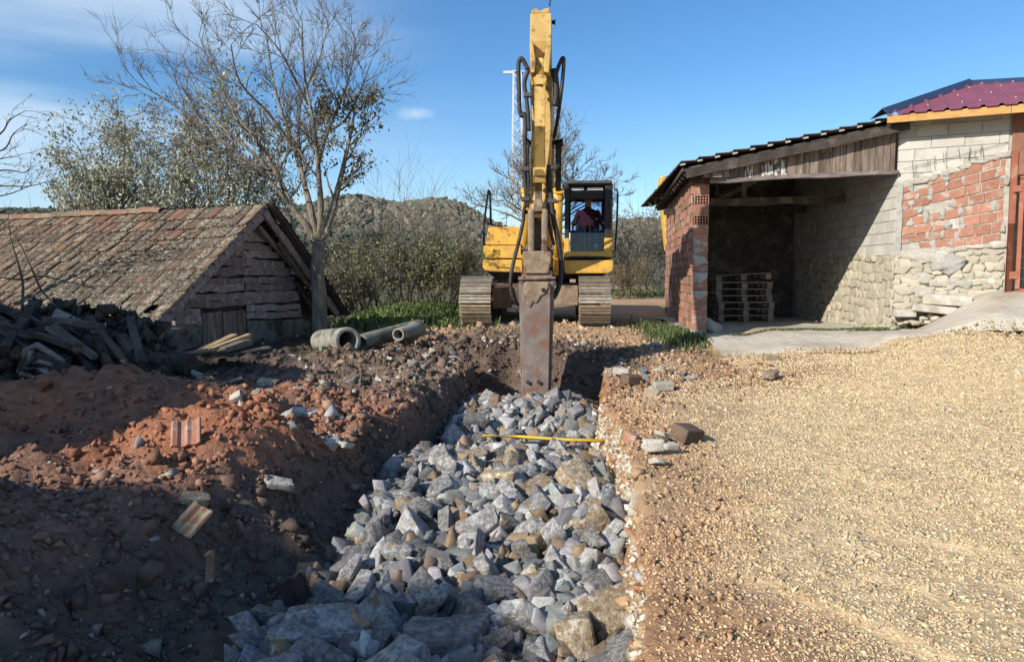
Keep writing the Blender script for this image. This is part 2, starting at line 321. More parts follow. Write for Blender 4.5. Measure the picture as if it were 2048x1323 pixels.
def blockrock(seed, dims=(1, .75, .6), sub=2, rough=.03):      # a split block of quarry stone: jittered box corners, hulled
    r = np.random.default_rng(seed); p = np.array([(x, y, z) for x in (-1, 1) for y in (-1, 1) for z in (-1, 1)], float)
    p = p*r.uniform(.35, 1.0, p.shape); e = r.normal(size=(4, 3)); e /= np.linalg.norm(e, axis=1)[:, None]; p = np.concatenate([p, e*r.uniform(.7, 1.15, (4, 1))])
    bm = bmesh.new()
    for q in p: bm.verts.new(q)
    bmesh.ops.convex_hull(bm, input=bm.verts[:]); bmesh.ops.delete(bm, geom=[v for v in bm.verts if not v.link_faces], context='VERTS')
    if sub: bmesh.ops.bevel(bm, geom=bm.edges[:], offset=.035, segments=1, affect='EDGES')
    bmesh.ops.triangulate(bm, faces=bm.faces[:])
    for k in range(sub): bmesh.ops.subdivide_edges(bm, edges=[q for q in bm.edges if q.calc_length() > .22], cuts=1, use_grid_fill=True); bmesh.ops.triangulate(bm, faces=bm.faces[:])
    bm.verts.index_update(); v = np.array([q.co[:] for q in bm.verts]); f = np.array([[k.index for k in q.verts] for q in bm.faces]); bm.free()
    if sub:
        nn = vn(v[:, 0]*2.2+seed, v[:, 1]*2.2, v[:, 2]*2.2, seed)+.7*vn(v[:, 0]*5+seed, v[:, 1]*5, v[:, 2]*5, seed+3); v = v*(1+rough*nn)[:, None]
    v -= (v.max(0)+v.min(0))/2; v /= (v.max(0)-v.min(0))/2
    return v*np.array(dims), f
def rquats(n, rng=RNG):
    q = rng.normal(size=(n, 4)); q /= np.linalg.norm(q, axis=1)[:, None]; a, b, c, d = q.T
    return np.stack([np.stack([1-2*(c*c+d*d), 2*(b*c-a*d), 2*(b*d+a*c)], 1), np.stack([2*(b*c+a*d), 1-2*(b*b+d*d), 2*(c*d-a*b)], 1),
                     np.stack([2*(b*d-a*c), 2*(c*d+a*b), 1-2*(b*b+c*c)], 1)], 1)
def stones(name, pos, size, col, label, cat, sub=1, aniso=(.6, 1.3), m='stones', parent=None, nvar=10):
    n = len(pos); pos = np.asarray(pos); size = np.asarray(size); VV = []; FF = []; CC = []; b = 0; ch = RNG.integers(0, nvar, n)
    for i in range(nvar):
        k = ch == i; m_ = int(k.sum())
        if not m_: continue
        v0, f0 = hullrock(900+i+sub*50, 7, (1, 1, 1), 0) if sub == 1 else blockrock(900+i+sub*50, (1, 1, 1), 1, .04); nv = len(v0)
        vv = v0[None]*RNG.uniform(*aniso, (m_, 1, 3))*size[k][:, None, None]
        vv = np.einsum('nij,nvj->nvi', rquats(m_), vv)+pos[k][:, None, :]
        VV.append(vv.reshape(-1, 3)); FF.append((f0[None]+(b+np.arange(m_)*nv)[:, None, None]).reshape(-1, 3)); CC.append(np.repeat(col[k], nv, 0)); b += m_*nv
    me = npmesh(name, np.concatenate(VV), np.concatenate(FF), M[m], np.concatenate(CC))
    o = obj(name, me, parent); o['kind'] = 'stuff'
    if label: o['label'] = label; o['category'] = cat
    return o
def leaves(name, pos, size, col, parent=None, droop=.4, ar=.42, seed=1):
    r = np.random.default_rng(seed); n = len(pos); pos = np.asarray(pos, float)
    d = r.normal(size=(n, 3)); d[:, 2] -= droop*2; d /= np.linalg.norm(d, axis=1)[:, None]
    s = np.cross(d, r.normal(size=(n, 3))); s /= np.linalg.norm(s, axis=1)[:, None]; nn = np.cross(d, s)
    L = (np.asarray(size)*r.uniform(.6, 1.3, n))[:, None]
    a = pos; b = pos+d*L*.5+s*L*ar*.5+nn*L*.1; c = pos+d*L; e = pos+d*L*.5-s*L*ar*.5+nn*L*.1
    v = np.stack([a, b, c, e], 1).reshape(-1, 3); f = np.arange(4*n).reshape(-1, 4)
    return obj(name, npmesh(name, v, f, M['leaf'], np.repeat(col, 4, 0)), parent)
def tint(base, n, var=.2, seed=None):
    r = np.random.default_rng(seed) if seed is not None else RNG
    base = np.atleast_2d(np.array(base, float)); c = base[r.integers(0, len(base), n)]
    return np.clip(c*r.uniform(1-var, 1+var, (n, 1))*r.uniform(.95, 1.05, (n, 3)), 0, .8)
# ================================================================ the ground
_cp = [(0,1000,4.2),(0,900,5.3),(230,772,6.8),(60,775,6.9),(400,835,6.1),(430,940,5.2),(150,965,4.9),(560,765,8.2),(700,885,6.3),(800,795,8.0),(920,735,10.3),
 (680,708,11.3),(480,715,10.5),(300,715,10.2),(640,680,13.4),(220,785,7.6),(60,700,9.6),(0,680,11),(900,655,14),(850,618,17),(1070,652,14.0),(1070,685,12),
 (1200,654,14),(1290,690,12.5),(1300,1323,2.95),(1700,1323,2.9),(2048,1323,2.9),(1290,960,5.4),(1210,800,8.4),(1215,745,10.4),(1600,900,6.2),(2048,900,6.0),
 (2048,690,10.5),(1440,716,11.5),(1700,703,11.3),(1398,674,13.4),(1600,663,13.2),(1790,664,13),(1640,644,16.4),(1440,640,17),(1850,672,11.6),(1950,652,11.4)]
_p = [P(*c) for c in _cp]
_p += [Vector(q) for q in ((-4.5,3.2,.12),(-3.2,2,.0),(-7,3,.5),(-8,6,.5),(-10,10,.7),(-9,14,.55),(-5,17,.3),(-4,24,.2),(0,22,.6),(2.5,22,.72),(0,30,.75),(5,30,.8),(-12,30,.2),(10,20,.7),(14,14,.9),(12,8,.6),(9,3,.2),(0,-4,.0),(-6,-4,.3),(6,-4,.1),(0,1,.02),(2,2,.02),(-2.6,4.4,.14),(-2.2,3.2,.02))]
_cx = np.array([q.x for q in _p]); _cy = np.array([q.y for q in _p]); _cz = np.array([q.z for q in _p])
def base_z(x, y):
    x = np.asarray(x, float); y = np.asarray(y, float); s = np.zeros_like(x); w_ = np.zeros_like(x)
    for a, b, c in zip(_cx, _cy, _cz):
        k = 1/((x-a)**2+(y-b)**2+.12)**2.0; s += k*c; w_ += k
    far = sstep(22, 40, y); wf = far*.01
    return (s/w_)*(1-far)+far*.82
def ip(t, tab): return np.interp(t, [q[0] for q in tab], [q[1] for q in tab])
RLIP = [(-5,.1),(2,.45),(2.95,.55),(5.4,.97),(8.4,1.06),(10.4,1.34),(12,1.5)]
LLIP = [(-5,-3.2),(3,-2.95),(4.2,-2.65),(5.2,-2.15),(6.3,-1.45),(8,-1.22),(9.2,-1.0),(10.3,-.74),(12,-.5)]
LTOE = [(-5,-1.7),(3,-1.55),(4.1,-1.45),(5.1,-1.2),(6.7,-1.08),(8,-.85),(9,-.62),(10.5,-.42)]
FLOOR = [(-5,-.75),(2,-.70),(3,-.66),(4,-.62),(5.2,-.50),(6.6,-.36),(7.2,-.33),(7.7,-.50),(8.3,-.48),(9,-.26),(9.6,-.16),(9.95,-.26),(10.25,-.55),(12,-.6)]
def seg_d(x, y, a, b):
    ax, ay = a; bx, by = b; dx, dy = bx-ax, by-ay; L2 = dx*dx+dy*dy
    t = np.clip(((x-ax)*dx+(y-ay)*dy)/L2, 0, 1); return np.hypot(x-ax-t*dx, y-ay-t*dy), ((x-ax)*dy-(y-ay)*dx)/math.sqrt(L2), t
RUTS = [((2.35,5.55),(2.75,4.95),.045),((2.1,4.4),(2.9,3.9),.05),((3.0,3.75),(3.6,3.25),.05),((1.5,5.1),(2.2,4.5),.03),((1.35,3.6),(1.8,3.0),.05),((2.1,3.5),(2.6,2.8),.06),((4.4,6.0),(6.2,4.6),.04),((3.2,7.5),(5.5,6.8),.03)]
def trench_w(x, y):                                        # 1 in the trench, 0 on the ground beside it
    rl = ip(y, RLIP)+.05*vn(y*2.1, y*0, None, 3)+.03*vn(y*6, y*0, None, 4)
    ll = ip(y, LLIP)+.16*vn(y*1.7, y*0, None, 5)+.08*vn(y*5, y*0, None, 6); lt = ip(y, LTOE)+.08*vn(y*2.2, y*0, None, 7)
    lt = np.maximum(lt, ll+.12)
    wr = 1-sstep(-.11, .03, x-rl); wl = sstep(0, 1, (x-ll)/(lt-ll)); we = 1-sstep(10.95, 11.55, y+.25*vn(x*2.2, x*0, None, 8)-.15*np.clip(-x, 0, 1))
    return wr*wl*we
def ground_z(x, y, fine=True):
    x = np.asarray(x, float); y = np.asarray(y, float)
    z = base_z(x, y)
    # crest of the spoil heap on the left
    z = z+.20*np.exp(-(((x+2.35)/.75)**2+((y-5.65)/.55)**2))+.10*np.exp(-(((x+3.6)/1.2)**2+((y-6.9)/.35)**2))
    near = np.exp(-np.clip(y-12, 0, 99)/8)
    gravel = sstep(0, .6, x-ip(y, RLIP))*(1-sstep(10.5, 12, y))
    left = sstep(0, .8, ip(y, LLIP)+.5-x)*near*(1-sstep(13, 15, y))
    z = z+near*(.035*fbm(x, y, 1.1, 3, 20))+left*(.12*fbm(x, y, 1.6, 3, 31)+.13*np.abs(fbm(x, y, 3.2, 4, 37))-.03)
    if fine:
        for a, b, h in RUTS:
            d, sd_, t = seg_d(x, y, a, b); env = np.exp(-(d/.28)**2)
            z = z-h*.55*env*sstep(-.05, .05, sd_)*np.exp(-np.clip(sd_, 0, 9)/.18)+h*.3*env*sstep(-.2, 0, sd_)*(1-sstep(-.02, .08, sd_))
        z = z+gravel*.018*fbm(x, y, 5, 3, 41)
    t = trench_w(x, y); fl = ip(y, FLOOR)+.10*fbm(x, y, 2.0, 3, 51)
    z = z*(1-t)+fl*t
    if fine:
        wall = 4*t*(1-t)*1.3+left*.9+t*.3
        z = z+wall*(.105*fbm(x, y, 4.4, 5, 61)+.06*(np.abs(fbm(x, y, 11, 3, 67))-.3))+near*.010*fbm(x, y, 17, 2, 71)
    return z
def gz(x, y): return float(ground_z(np.array([x]), np.array([y]))[0])
def axis(parts):
    o = []
    for a, b, s in parts: o += list(np.arange(a, b, s))
    return np.array(o+[parts[-1][1]])
gx = axis([(-1500,-200,130),(-200,-40,20),(-40,-14,2.6),(-14,-7.5,.3),(-7.5,-4,.09),(-4,-1.6,.045),(-1.6,1.7,.032),(1.7,4.5,.06),(4.5,8.5,.12),(8.5,16,.5),(16,40,2.4),(40,200,20),(200,1500,130)])
gy = axis([(-60,-8,4),(-8,0,.5),(0,2.4,.12),(2.4,7.5,.032),(7.5,11.6,.045),(11.6,15,.12),(15,24,.3),(24,60,2),(60,300,24),(300,1900,160)])
X, Y = np.meshgrid(gx, gy); x = X.ravel(); y = Y.ravel(); z = ground_z(x, y)
nx, ny = len(gx), len(gy); ii = np.arange(nx*ny).reshape(ny, nx)
f = np.stack([ii[:-1, :-1], ii[:-1, 1:], ii[1:, 1:], ii[1:, :-1]], -1).reshape(-1, 4)
def lerp(a, b, t): return a*(1-t[:, None])+np.asarray(b)*t[:, None]
def albedo(x, y):
    T = trench_w(x, y); rl = ip(y, RLIP); dr = x-rl; ll = ip(y, LLIP)
    c = np.tile(np.array((.53, .405, .25)), (len(x), 1))                                    # pale limestone gravel
    c = lerp(c, (.36, .21, .12), np.clip(1-sstep(.2, 1.05, dr+.5*fbm(x, y, 1.3, 3, 81)), 0, 1))      # pinkish soil by the edge
    c = lerp(c, (.30, .165, .095), sstep(8.2, 9.6, y+.7*fbm(x, y, .9, 3, 83)+.25*(2.2-dr)*(dr < 3))*(1-sstep(2.6, 3.6, dr+.5*fbm(x, y, .8, 3, 84))))
    c = lerp(c, (.42, .29, .175), np.clip(sstep(.0, .4, fbm(x, y, .55, 4, 85))*.85, 0, 1))
    path = sstep(11.6, 12.6, y); c = lerp(c, (.42, .285, .175), path)
    L = 1-sstep(.3, .7, x-.5*(ll+rl)+.3-.2*fbm(x, y, 1.4, 3, 86)); L = L*(1-sstep(12.5, 14, y-.4*(x+1)))
    soil = np.tile(np.array((.185, .118, .088)), (len(x), 1))
    soil = lerp(soil, (.17, .12, .09), sstep(7.5, 9, y))
    red = np.exp(-(((x+2.5)/.95)**2+((y-5.75)/.75)**2))*1.5+np.exp(-(((x+4.0)/2.0)**2+((y-6.4)/.7)**2))*1.2+.8*np.exp(-(((x+2.4)/.8)**2+((y-7.9)/.4)**2))+.7*np.exp(-(((x+1.7)/.9)**2+((y-7.1)/.6)**2))
    soil = lerp(soil, (.31, .135, .078), np.clip(red*(.8+.8*fbm(x, y, 2.2, 3, 87)), 0, 1))
    c = lerp(c, soil, np.clip(L, 0, 1))
    dark = np.tile(np.array((.14, .10, .077)), (len(x), 1))                               # darker soil inside the cut
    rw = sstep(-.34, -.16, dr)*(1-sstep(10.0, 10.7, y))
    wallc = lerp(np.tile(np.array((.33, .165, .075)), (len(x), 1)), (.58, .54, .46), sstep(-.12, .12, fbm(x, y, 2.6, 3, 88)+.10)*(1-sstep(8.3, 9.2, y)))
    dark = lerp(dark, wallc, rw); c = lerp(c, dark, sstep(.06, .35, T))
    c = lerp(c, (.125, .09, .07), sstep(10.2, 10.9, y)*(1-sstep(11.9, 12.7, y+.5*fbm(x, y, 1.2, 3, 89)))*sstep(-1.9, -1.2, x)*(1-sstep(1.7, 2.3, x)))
    veg = np.clip(sstep(18, 24, y)*(1-np.exp(-((x-3.6-.05*(y-20))/2.6)**2)*1.3)+sstep(-2.2, -3.2, x+.2*y-.9-2.8)*sstep(13, 15, y), 0, 1)
    c = lerp(c, (.10, .09, .045), veg)
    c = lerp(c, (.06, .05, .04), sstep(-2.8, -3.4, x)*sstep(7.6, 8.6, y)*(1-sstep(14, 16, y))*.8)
    return np.clip(c*(1+.16*fbm(x, y, 3, 4, 90))[:, None], 0, .7)
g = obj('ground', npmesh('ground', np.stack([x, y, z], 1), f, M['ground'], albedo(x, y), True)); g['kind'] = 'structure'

# concrete apron in front of the shed, rising to the gate
def apron_z(x, y):
    b = base_z(x, y)+.045+.03*fbm(x, y, 1.4, 4, 120)+.016*fbm(x, y, 5, 4, 121)
    s = (x-6.69)*.898-(y-13.0)*.440; n = -(x-6.69)*.440-(y-13.0)*.898                  # along and out from the house front
    zf = .62+.66*sstep(.2, 1.5, s); r = (1-sstep(-.1, 2.3, n))*sstep(-.2, .1, s)
    return b*(1-r)+(zf+.02*fbm(x, y, 3, 3, 123))*r
au = np.linspace(0, 1, 120); av = np.linspace(0, 1, 60); U, V = np.meshgrid(au, av)
ax_ = 3.35+U*8.2; fr_ = np.interp(ax_, [3.3,4.5,6,7.5,9,12], [11.6,11.15,11.2,10.9,10.0,9.5])+.12*vn(ax_*3, ax_*0, None, 9); bk_ = np.interp(ax_, [3.3,6.6,6.75,8.2,12], [17.5,17.5,13.1,12.6,12.4])
ay_ = fr_+V*(bk_-fr_); axr, ayr = ax_.ravel(), ay_.ravel(); azr = apron_z(axr, ayr)-.11*(1-sstep(0, .07, V.ravel()))
ii = np.arange(U.size).reshape(U.shape); f = np.stack([ii[:-1, :-1], ii[:-1, 1:], ii[1:, 1:], ii[1:, :-1]], -1).reshape(-1, 4)
o = obj('concrete_apron', npmesh('concrete_apron', np.stack([axr, ayr, azr], 1), f, M['concrete'], None, True)); o['kind'] = 'structure'
def agz(x, y): return max(gz(x, y), float(apron_z(np.array([x]), np.array([y]))[0]))

# loose gravel on the right
def scatter(n, box, dens):
    x0, x1, y0, y1 = box; px = RNG.uniform(x0, x1, n); py = RNG.uniform(y0, y1, n)
    k = RNG.uniform(0, 1, n) < dens(px, py); return px[k], py[k]
def vis(x, y): return (np.abs(x) < .72*y+.4)
def gdens(x, y):
    d = x-ip(y, RLIP); fr = np.interp(x, [3.3,4.5,6,7.5,9,12], [11.7,11.25,11.3,11.0,10.1,9.6])
    return vis(x, y)*sstep(-.15, .3, d+.3*fbm(x, y, 1.3, 3, 81))*(y < fr+.25*vn(x*3, x*0, None, 9))*np.clip(np.where(y < 5, 1.0, (5/np.maximum(y, .1))**1.15), 0, 1)*(1-.72*sstep(.0, .4, fbm(x, y, .55, 4, 85)))*(1-.5*sstep(.1, .45, fbm(x, y, 1.7, 3, 95)))*(.5+.5*sstep(.0, .7, d+.5*fbm(x, y, 1.3, 3, 81)))*(1-.85*sstep(9.0, 10.2, y+.6*fbm(x, y, .9, 3, 83))*(x < 3.2))
px, py = scatter(290000, (.5, 9.0, 2.5, 11.6), gdens)
sz = RNG.uniform(.0042, .0100, len(px))*np.where(RNG.uniform(size=len(px)) < .05, 1.7, 1)*np.interp(py, [2.5, 6, 11], [1.0, 1.2, 1.75])
col = tint([(.54,.42,.25),(.50,.375,.215),(.60,.50,.34),(.45,.32,.18),(.56,.45,.28)], len(px), .13)
pk = np.clip(1-(px-ip(py, RLIP))/1.2, 0, 1)[:, None]; col = col*(1-pk*.6)+col*np.array((.95, .72, .62))*pk*.6
stones('gravel', np.stack([px, py, ground_z(px, py)-sz*.10], 1), sz, col, 'loose pale yellow gravel spread over the ground right of the trench', 'gravel', 1)
fr0 = lambda x: np.interp(x, [3.3,4.5,6,7.5,9,12], [11.6,11.15,11.2,10.9,10.0,9.5])
px, py = scatter(9000, (3.4, 9.5, 10, 13), lambda x, y: vis(x, y)*np.exp(-np.maximum(y-fr0(x), 0)/.35)*(y > fr0(x)-.2))
sz = RNG.uniform(.007, .02, len(px)); stones('spilled_gravel', np.stack([px, py, np.maximum(ground_z(px, py), apron_z(px, py)-.02)+sz*.2], 1), sz, tint([(.50,.385,.225),(.45,.33,.185),(.57,.47,.31)], len(px), .15), 'gravel spilled over the front edge of the concrete apron', 'gravel', 1)
# clods and rubble on the left bank and round the trench
def cdens(x, y):
    d = ip(y, LLIP)-x; t = trench_w(x, y)
    return vis(x, y)*np.clip(np.exp(-np.maximum(d, 0)/1.5)*(t < .9)*(x < ip(y, RLIP)-.4)+.0, 0, 1)*np.interp(y, [2.5, 5, 9, 13], [1, .9, .5, .25])
px, py = scatter(60000, (-6, 1.2, 2.6, 12.8), cdens)
sz = np.exp(RNG.normal(math.log(.014), .6, len(px))).clip(.005, .07); col = albedo(px, py)*RNG.uniform(.6, 1.25, (len(px), 1))
lime = RNG.uniform(size=len(px)) < .05; col[lime] = tint([(.30,.27,.23),(.2,.17,.14)], lime.sum()); col = np.clip(col, 0, .7)
stones('soil_clods', np.stack([px, py, ground_z(px, py)+sz*.2], 1), sz, col, 'dark crumbling clods of soil on the left bank of the trench', 'soil', 1)
def rdens(x, y):
    e = np.exp(-((y-11.3)/.9)**2)*(np.abs(x-.3) < 2.6)+np.exp(-((x-ip(y, LLIP)+.25)/.45)**2)*(y > 6)*(y < 11)+.9*np.exp(-(((x-1.9)/1.2)**2+((y-9.9)/1.1)**2))+.7*np.exp(-(((x+2.3)/1.4)**2+((y-10.2)/1.0)**2))+.5*np.exp(-((y-12.6)/.8)**2)*(x > -3)*(x < 3.2)+.55*np.exp(-((x-ip(y, RLIP)-.3)/.35)**2)*(y > 3)*(y < 10)+.35*np.exp(-((x+.2)/3)**2)*(y > 12)*(y < 16)
    return vis(x, y)*np.clip(e, 0, 1)*(trench_w(x, y) < .6)
px, py = scatter(30000, (-5, 3.6, 3, 16), rdens)
sz = np.exp(RNG.normal(math.log(.019), .55, len(px))).clip(.007, .085); sz = np.where(px > ip(py, RLIP), sz.clip(.006, .008+.0030*py), sz); col = albedo(px, py)*RNG.uniform(.5, 1.3, (len(px), 1))
lime = (RNG.uniform(size=len(px)) < .15) & ~((px > ip(py, RLIP)) & (py < 8.5)); col[lime] = tint([(.36,.35,.32),(.27,.25,.21),(.34,.22,.14)], lime.sum()); col = np.clip(col, 0, .7)
stones('rubble', np.stack([px, py, ground_z(px, py)+sz*.25], 1), sz, col, 'stony rubble churned up along the trench edges and its far end', 'rubble', 1)
# pale limestone lumps standing in the right wall of the trench
n = 5200; py = RNG.uniform(2.8, 8.6, n); off = RNG.uniform(-.17, .0, n); px = ip(py, RLIP)+.05*vn(py*2.1, py*0, None, 3)+.03*vn(py*6, py*0, None, 4)+off; k = fbm(px, py, 1.3, 3, 88) > -.28; px, py = px[k], py[k]
sz = np.exp(RNG.normal(math.log(.016), .5, len(px))).clip(.006, .05); zz = ground_z(px, py)
stones('wall_lumps', np.stack([px, py, zz], 1), sz, tint([(.52,.49,.42),(.44,.39,.31),(.36,.24,.14),(.30,.17,.09)], len(px), .2), 'pale lumps of limestone stuck in the right wall of the trench', 'stones', 1)

# ================================================================ broken rock in the trench
floor_z = lambda x, y: ip(y, FLOOR)+.10*fbm(x, y, 2.0, 3, 51)
n = 2600; py = RNG.uniform(3.3, 10.0, n); lo = ip(py, LTOE)-.1; hi = ip(py, RLIP)-.12; px = lo+(hi-lo)*RNG.uniform(0, 1, n)
sz = RNG.uniform(.03, .085, n)
stones('rock_fragments', np.stack([px, py, floor_z(px, py)+RNG.uniform(-.02, .10, n)], 1), sz, tint([(.16,.158,.155),(.27,.265,.26),(.11,.11,.11),(.19,.14,.09)], n, .3), 'small grey rock fragments filling the gaps between the big rocks', 'rocks', 2, (.55, 1.35))  # tinted darker so the gaps between the big rocks read as shaded
n = 900; py = RNG.uniform(3.3, 9.9, n); lo = ip(py, LTOE)-.05; hi = ip(py, RLIP)-.14; px = lo+(hi-lo)*RNG.uniform(0, 1, n)
stones('rock_chunks', np.stack([px, py, floor_z(px, py)+RNG.uniform(.0, .13, n)], 1), RNG.uniform(.05, .105, n), tint([(.24,.238,.235),(.36,.355,.345),(.15,.15,.15),(.24,.17,.11)], n, .3), 'fist sized chunks of broken grey rock packed between the big rocks', 'rocks', 2, (.45, 1.3))
RM = []
for i in range(26):
    r = np.random.default_rng(300+i); dims = (1, r.uniform(.42, .78), r.uniform(.26, .55)); v, f = blockrock(500+i, dims, 2, .035)
    RM.append(i)
    RM[-1] = {}
    for k in ('rock', 'dirtyrock', 'whiterock'): RM[-1][k] = npmesh('broken_rock', v, f, M[k])
def rock(i, kind, loc, size, rot, name='broken_rock'):
    o = obj(name, RM[i % 26][kind]); o.location = loc; o.scale = (size, size, size); o.rotation_euler = rot; return o
placed = []; rr = random.Random(11)
tries = 0
while len(placed) < 288 and tries < 60000:
    tries += 1
    y = 3.35+6.4*rr.random()**1.2; lo = float(ip(y, LTOE))-.02; hi = float(ip(y, RLIP))-.14
    x = rr.uniform(lo, hi); s = rr.choice((.095, .115, .135, .155, .20))*float(np.interp(y, [3.5, 6, 8, 10], [1.12, 1.05, .95, .8]))*rr.uniform(.85, 1.15)
    if tries > 25000: s *= .7
    if abs(x-.33) < .22 and 9.3 < y < 10.1: continue
    if all((x-a)**2+((y-b))**2 > (.56*(s+c))**2 for a, b, c in placed):
        placed.append((x, y, s))
for i, (x, y, s) in enumerate(placed):
    fz = float(floor_z(np.array([x]), np.array([y]))[0])
    tan_ = (6.2 < y < 7.3 and x > -.5 and rr.random() < .5) or rr.random() < .10
    o = rock(rr.randrange(26), 'dirtyrock' if tan_ else 'rock', (x, y, fz+s*.30+rr.uniform(-.03, .12)), s, (rr.uniform(-1.1, 1.1), rr.uniform(-1.0, 1.0), rr.uniform(0, 6.3)))
    zone = ('at the very bottom of the photo', 'just above the bottom rocks', 'below the middle heap', 'on the middle heap', 'around the yellow rod', 'between the yellow rod and the hammer', 'piled round the hammer tip')[int(np.searchsorted([4.2, 5.0, 6.2, 7.3, 8.4, 9.3], y))]
    u = (x-float(ip(y, LTOE)))/(float(ip(y, RLIP))-float(ip(y, LTOE))); side = 'by the left bank' if u < .33 else 'mid trench' if u < .67 else 'by the right wall'
    lb = f"{'large' if s > .2 else 'medium' if s > .145 else 'small'} {'brown crusted' if tan_ else 'grey angular'} rock {zone}, {side}"
    tag(o, lb, 'rock', lb)
def hero(px, py, Y, size, rot, kind, i, label):
    p = P(px, py, Y); tag(rock(i, kind, p, size, rot), label, 'rock', None)
hero(890, 950, 6.75, .19, (.15, .1, .2), 'dirtyrock', 3, 'blocky tan rock on top of the middle rock heap, left of its crest')
hero(915, 1000, 6.3, .24, (.9, .5, .4), 'whiterock', 5, 'pale upright slab of rock leaning on the middle heap below the tan block')
hero(1010, 960, 6.5, .16, (.1, .2, -.3), 'whiterock', 7, 'long pale splinter of rock lying on the middle heap right of the tan block')
hero(920, 1130, 5.05, .24, (.9, -.2, .9), 'rock', 9, 'large pointed grey rock standing on edge in the centre of the trench')
hero(1015, 1050, 5.6, .17, (.3, .5, .7), 'dirtyrock', 11, 'brown crusted rock right of the large pointed grey rock')
hero(900, 1285, 3.95, .26, (.2, .1, .3), 'rock', 13, 'largest grey boulder at the bottom of the photo, centre of the trench')
hero(640, 1262, 4.1, .25, (.35, .1, .25), 'rock', 15, 'long blue grey slab lying at the foot of the dark left bank')
hero(520, 1300, 3.95, .17, (.3, .9, .2), 'rock', 17, 'blue grey rock at the bottom left end of the rock fill')
hero(940, 1225, 4.35, .21, (.9, .2, 1.9), 'rock', 19, 'smooth pale grey wedge of rock left of the boulder at the bottom centre')
hero(1000, 1185, 4.55, .17, (.4, .2, .6), 'rock', 21, 'rounded light grey rock above the wedge at the bottom centre')
hero(955, 845, 8.6, .20, (.6, .2, .3), 'rock', 23, 'dark bluish rock at the left end of the yellow rod')
hero(1160, 1010, 5.8, .14, (.4, .6, 1.3), 'dirtyrock', 24, 'speckled brown rock near the right wall below the middle heap')

# yellow rod across the trench
a = P(965, 871, 7.95); b = P(1208, 881, 7.75)
tag(MB().tube([a, a.lerp(b, .3)+Vector((0, 0, .008)), a.lerp(b, .7)-Vector((0, 0, .006)), b], .017, 10).build('measuring_rod', M['yelrod']), 'thin yellow rod lying across the rock filled trench', 'rod')
# ================================================================ the old wooden hut
G = Vector((.341, .940, 0)); BK = Vector((-.940, .341, 0)); H0 = Vector((-4.48, 12.5, 0)); ZU = Vector((0, 0, 1))
def hp(s, t, z): return H0+G*s+BK*t+ZU*z
ZR = 2.66; SL, ZL = -2.42, .80; SR, ZRr = 2.12, .78
hut = empty('wooden_hut', hp(0, 0, .35)); tag(hut, 'old sagging wooden hut with plank gable and mossy clay tile roof', 'hut')
HB = -Vector(hut.location)
def hb(mb, name, mats, par=None, bev=0):
    o = mb.build(name, mats, par or hut, bev)
    if par is None: o.location = HB
    return o
HM = Matrix((( G.x, BK.x, 0), (G.y, BK.y, 0), (0, 0, 1)))
def tile_mesh(name, m, wd=.215, ln=.36, th=.016):
    pr = [(0, .026), (.1, .044), (.24, .030), (.34, .008), (.46, .010), (.58, .024), (.70, .010), (.86, .010), (1, .026)]
    v = []; f = []; n = len(pr)
    for yy, dz in ((0, 0), (ln, .012)):
        for a, h in pr: v.append(((a-.5)*wd, yy, h+dz))
    for a, h in pr: v.append(((a-.5)*wd, ln, h+.012-th))
    for i in range(n-1): f += [(i, i+1, n+i+1, n+i), (n+i, n+i+1, 2*n+i+1, 2*n+i)]
    me = bpy.data.meshes.new(name); me.from_pydata(v, [], f); me.materials.append(M[m]); me.update(); return me
TM = {k: tile_mesh('roof_tile', k) for k in ('tile', 'lichentile', 'redtile', 'darktile')}
sl = Vector((SL, 0, ZL-ZR)); slen = sl.length; sl.normalize()
dsl = (G*sl.x+ZU*sl.z).normalized(); nrm = BK.cross(dsl); nrm = -nrm if nrm.z < 0 else nrm
RT = Matrix((BK, dsl, nrm)).transposed()                        # tile axes: along the ridge, down the slope, out
if RT.determinant() < 0: RT = Matrix((-BK, dsl, nrm)).transposed()
rows, tiles = 11, []; ex = slen/rows; rr = random.Random(5)
for i in range(rows):
    for j in range(46):
        t = -.36+.205*j; sag = -.05*math.sin(min(t, 9)/9*PI)-.03*math.sin(i/rows*PI)*(1+math.sin(t*1.3))
        p = hp(0, 0, ZR)+dsl*(i*ex-.02)+BK*t+nrm*(.03+sag+rr.uniform(-.006, .006))
        if rr.random() < .012 and i > 6: continue
        k = 'redtile' if (i < 2 and 1.0 < t < 3.2 and rr.random() < .35) or rr.random() < .03 else ('lichentile' if rr.random() < (.72 if t < 2.4 else .35 if t < 4 else .18)+.03*i*(t < 5) else 'tile')
        tiles.append((p, k, RT @ Matrix.Rotation(rr.gauss(0, .022), 3, 'Z') @ Matrix.Rotation(rr.gauss(0, .014)+.05, 3, 'X')))
tiles.sort(key=lambda q: (q[0]-CAM).length+ (3 if q[0].x < -.72*q[0].y else 0))
for p, k, m in tiles[:300]:
    o = obj('roof_tile', TM[k], hut); o.matrix_local = Matrix.Translation(p+HB) @ m.to_4x4()
def join_tiles(lst, name, par, off, mname):
    tv = np.array([v.co[:] for v in TM[mname].vertices]); tf = np.array([p.vertices[:] for p in TM[mname].polygons])
    vv = [tv @ np.array(m).T+np.array(p+off) for p, k, m in lst]; ff = [tf+i*len(tv) for i in range(len(lst))]
    o = obj(name, npmesh(name, np.concatenate(vv), np.concatenate(ff), M[mname]), par); o['kind'] = 'stuff'; return o
join_tiles(tiles[300:], 'roof_tiles', hut, HB, 'tile')
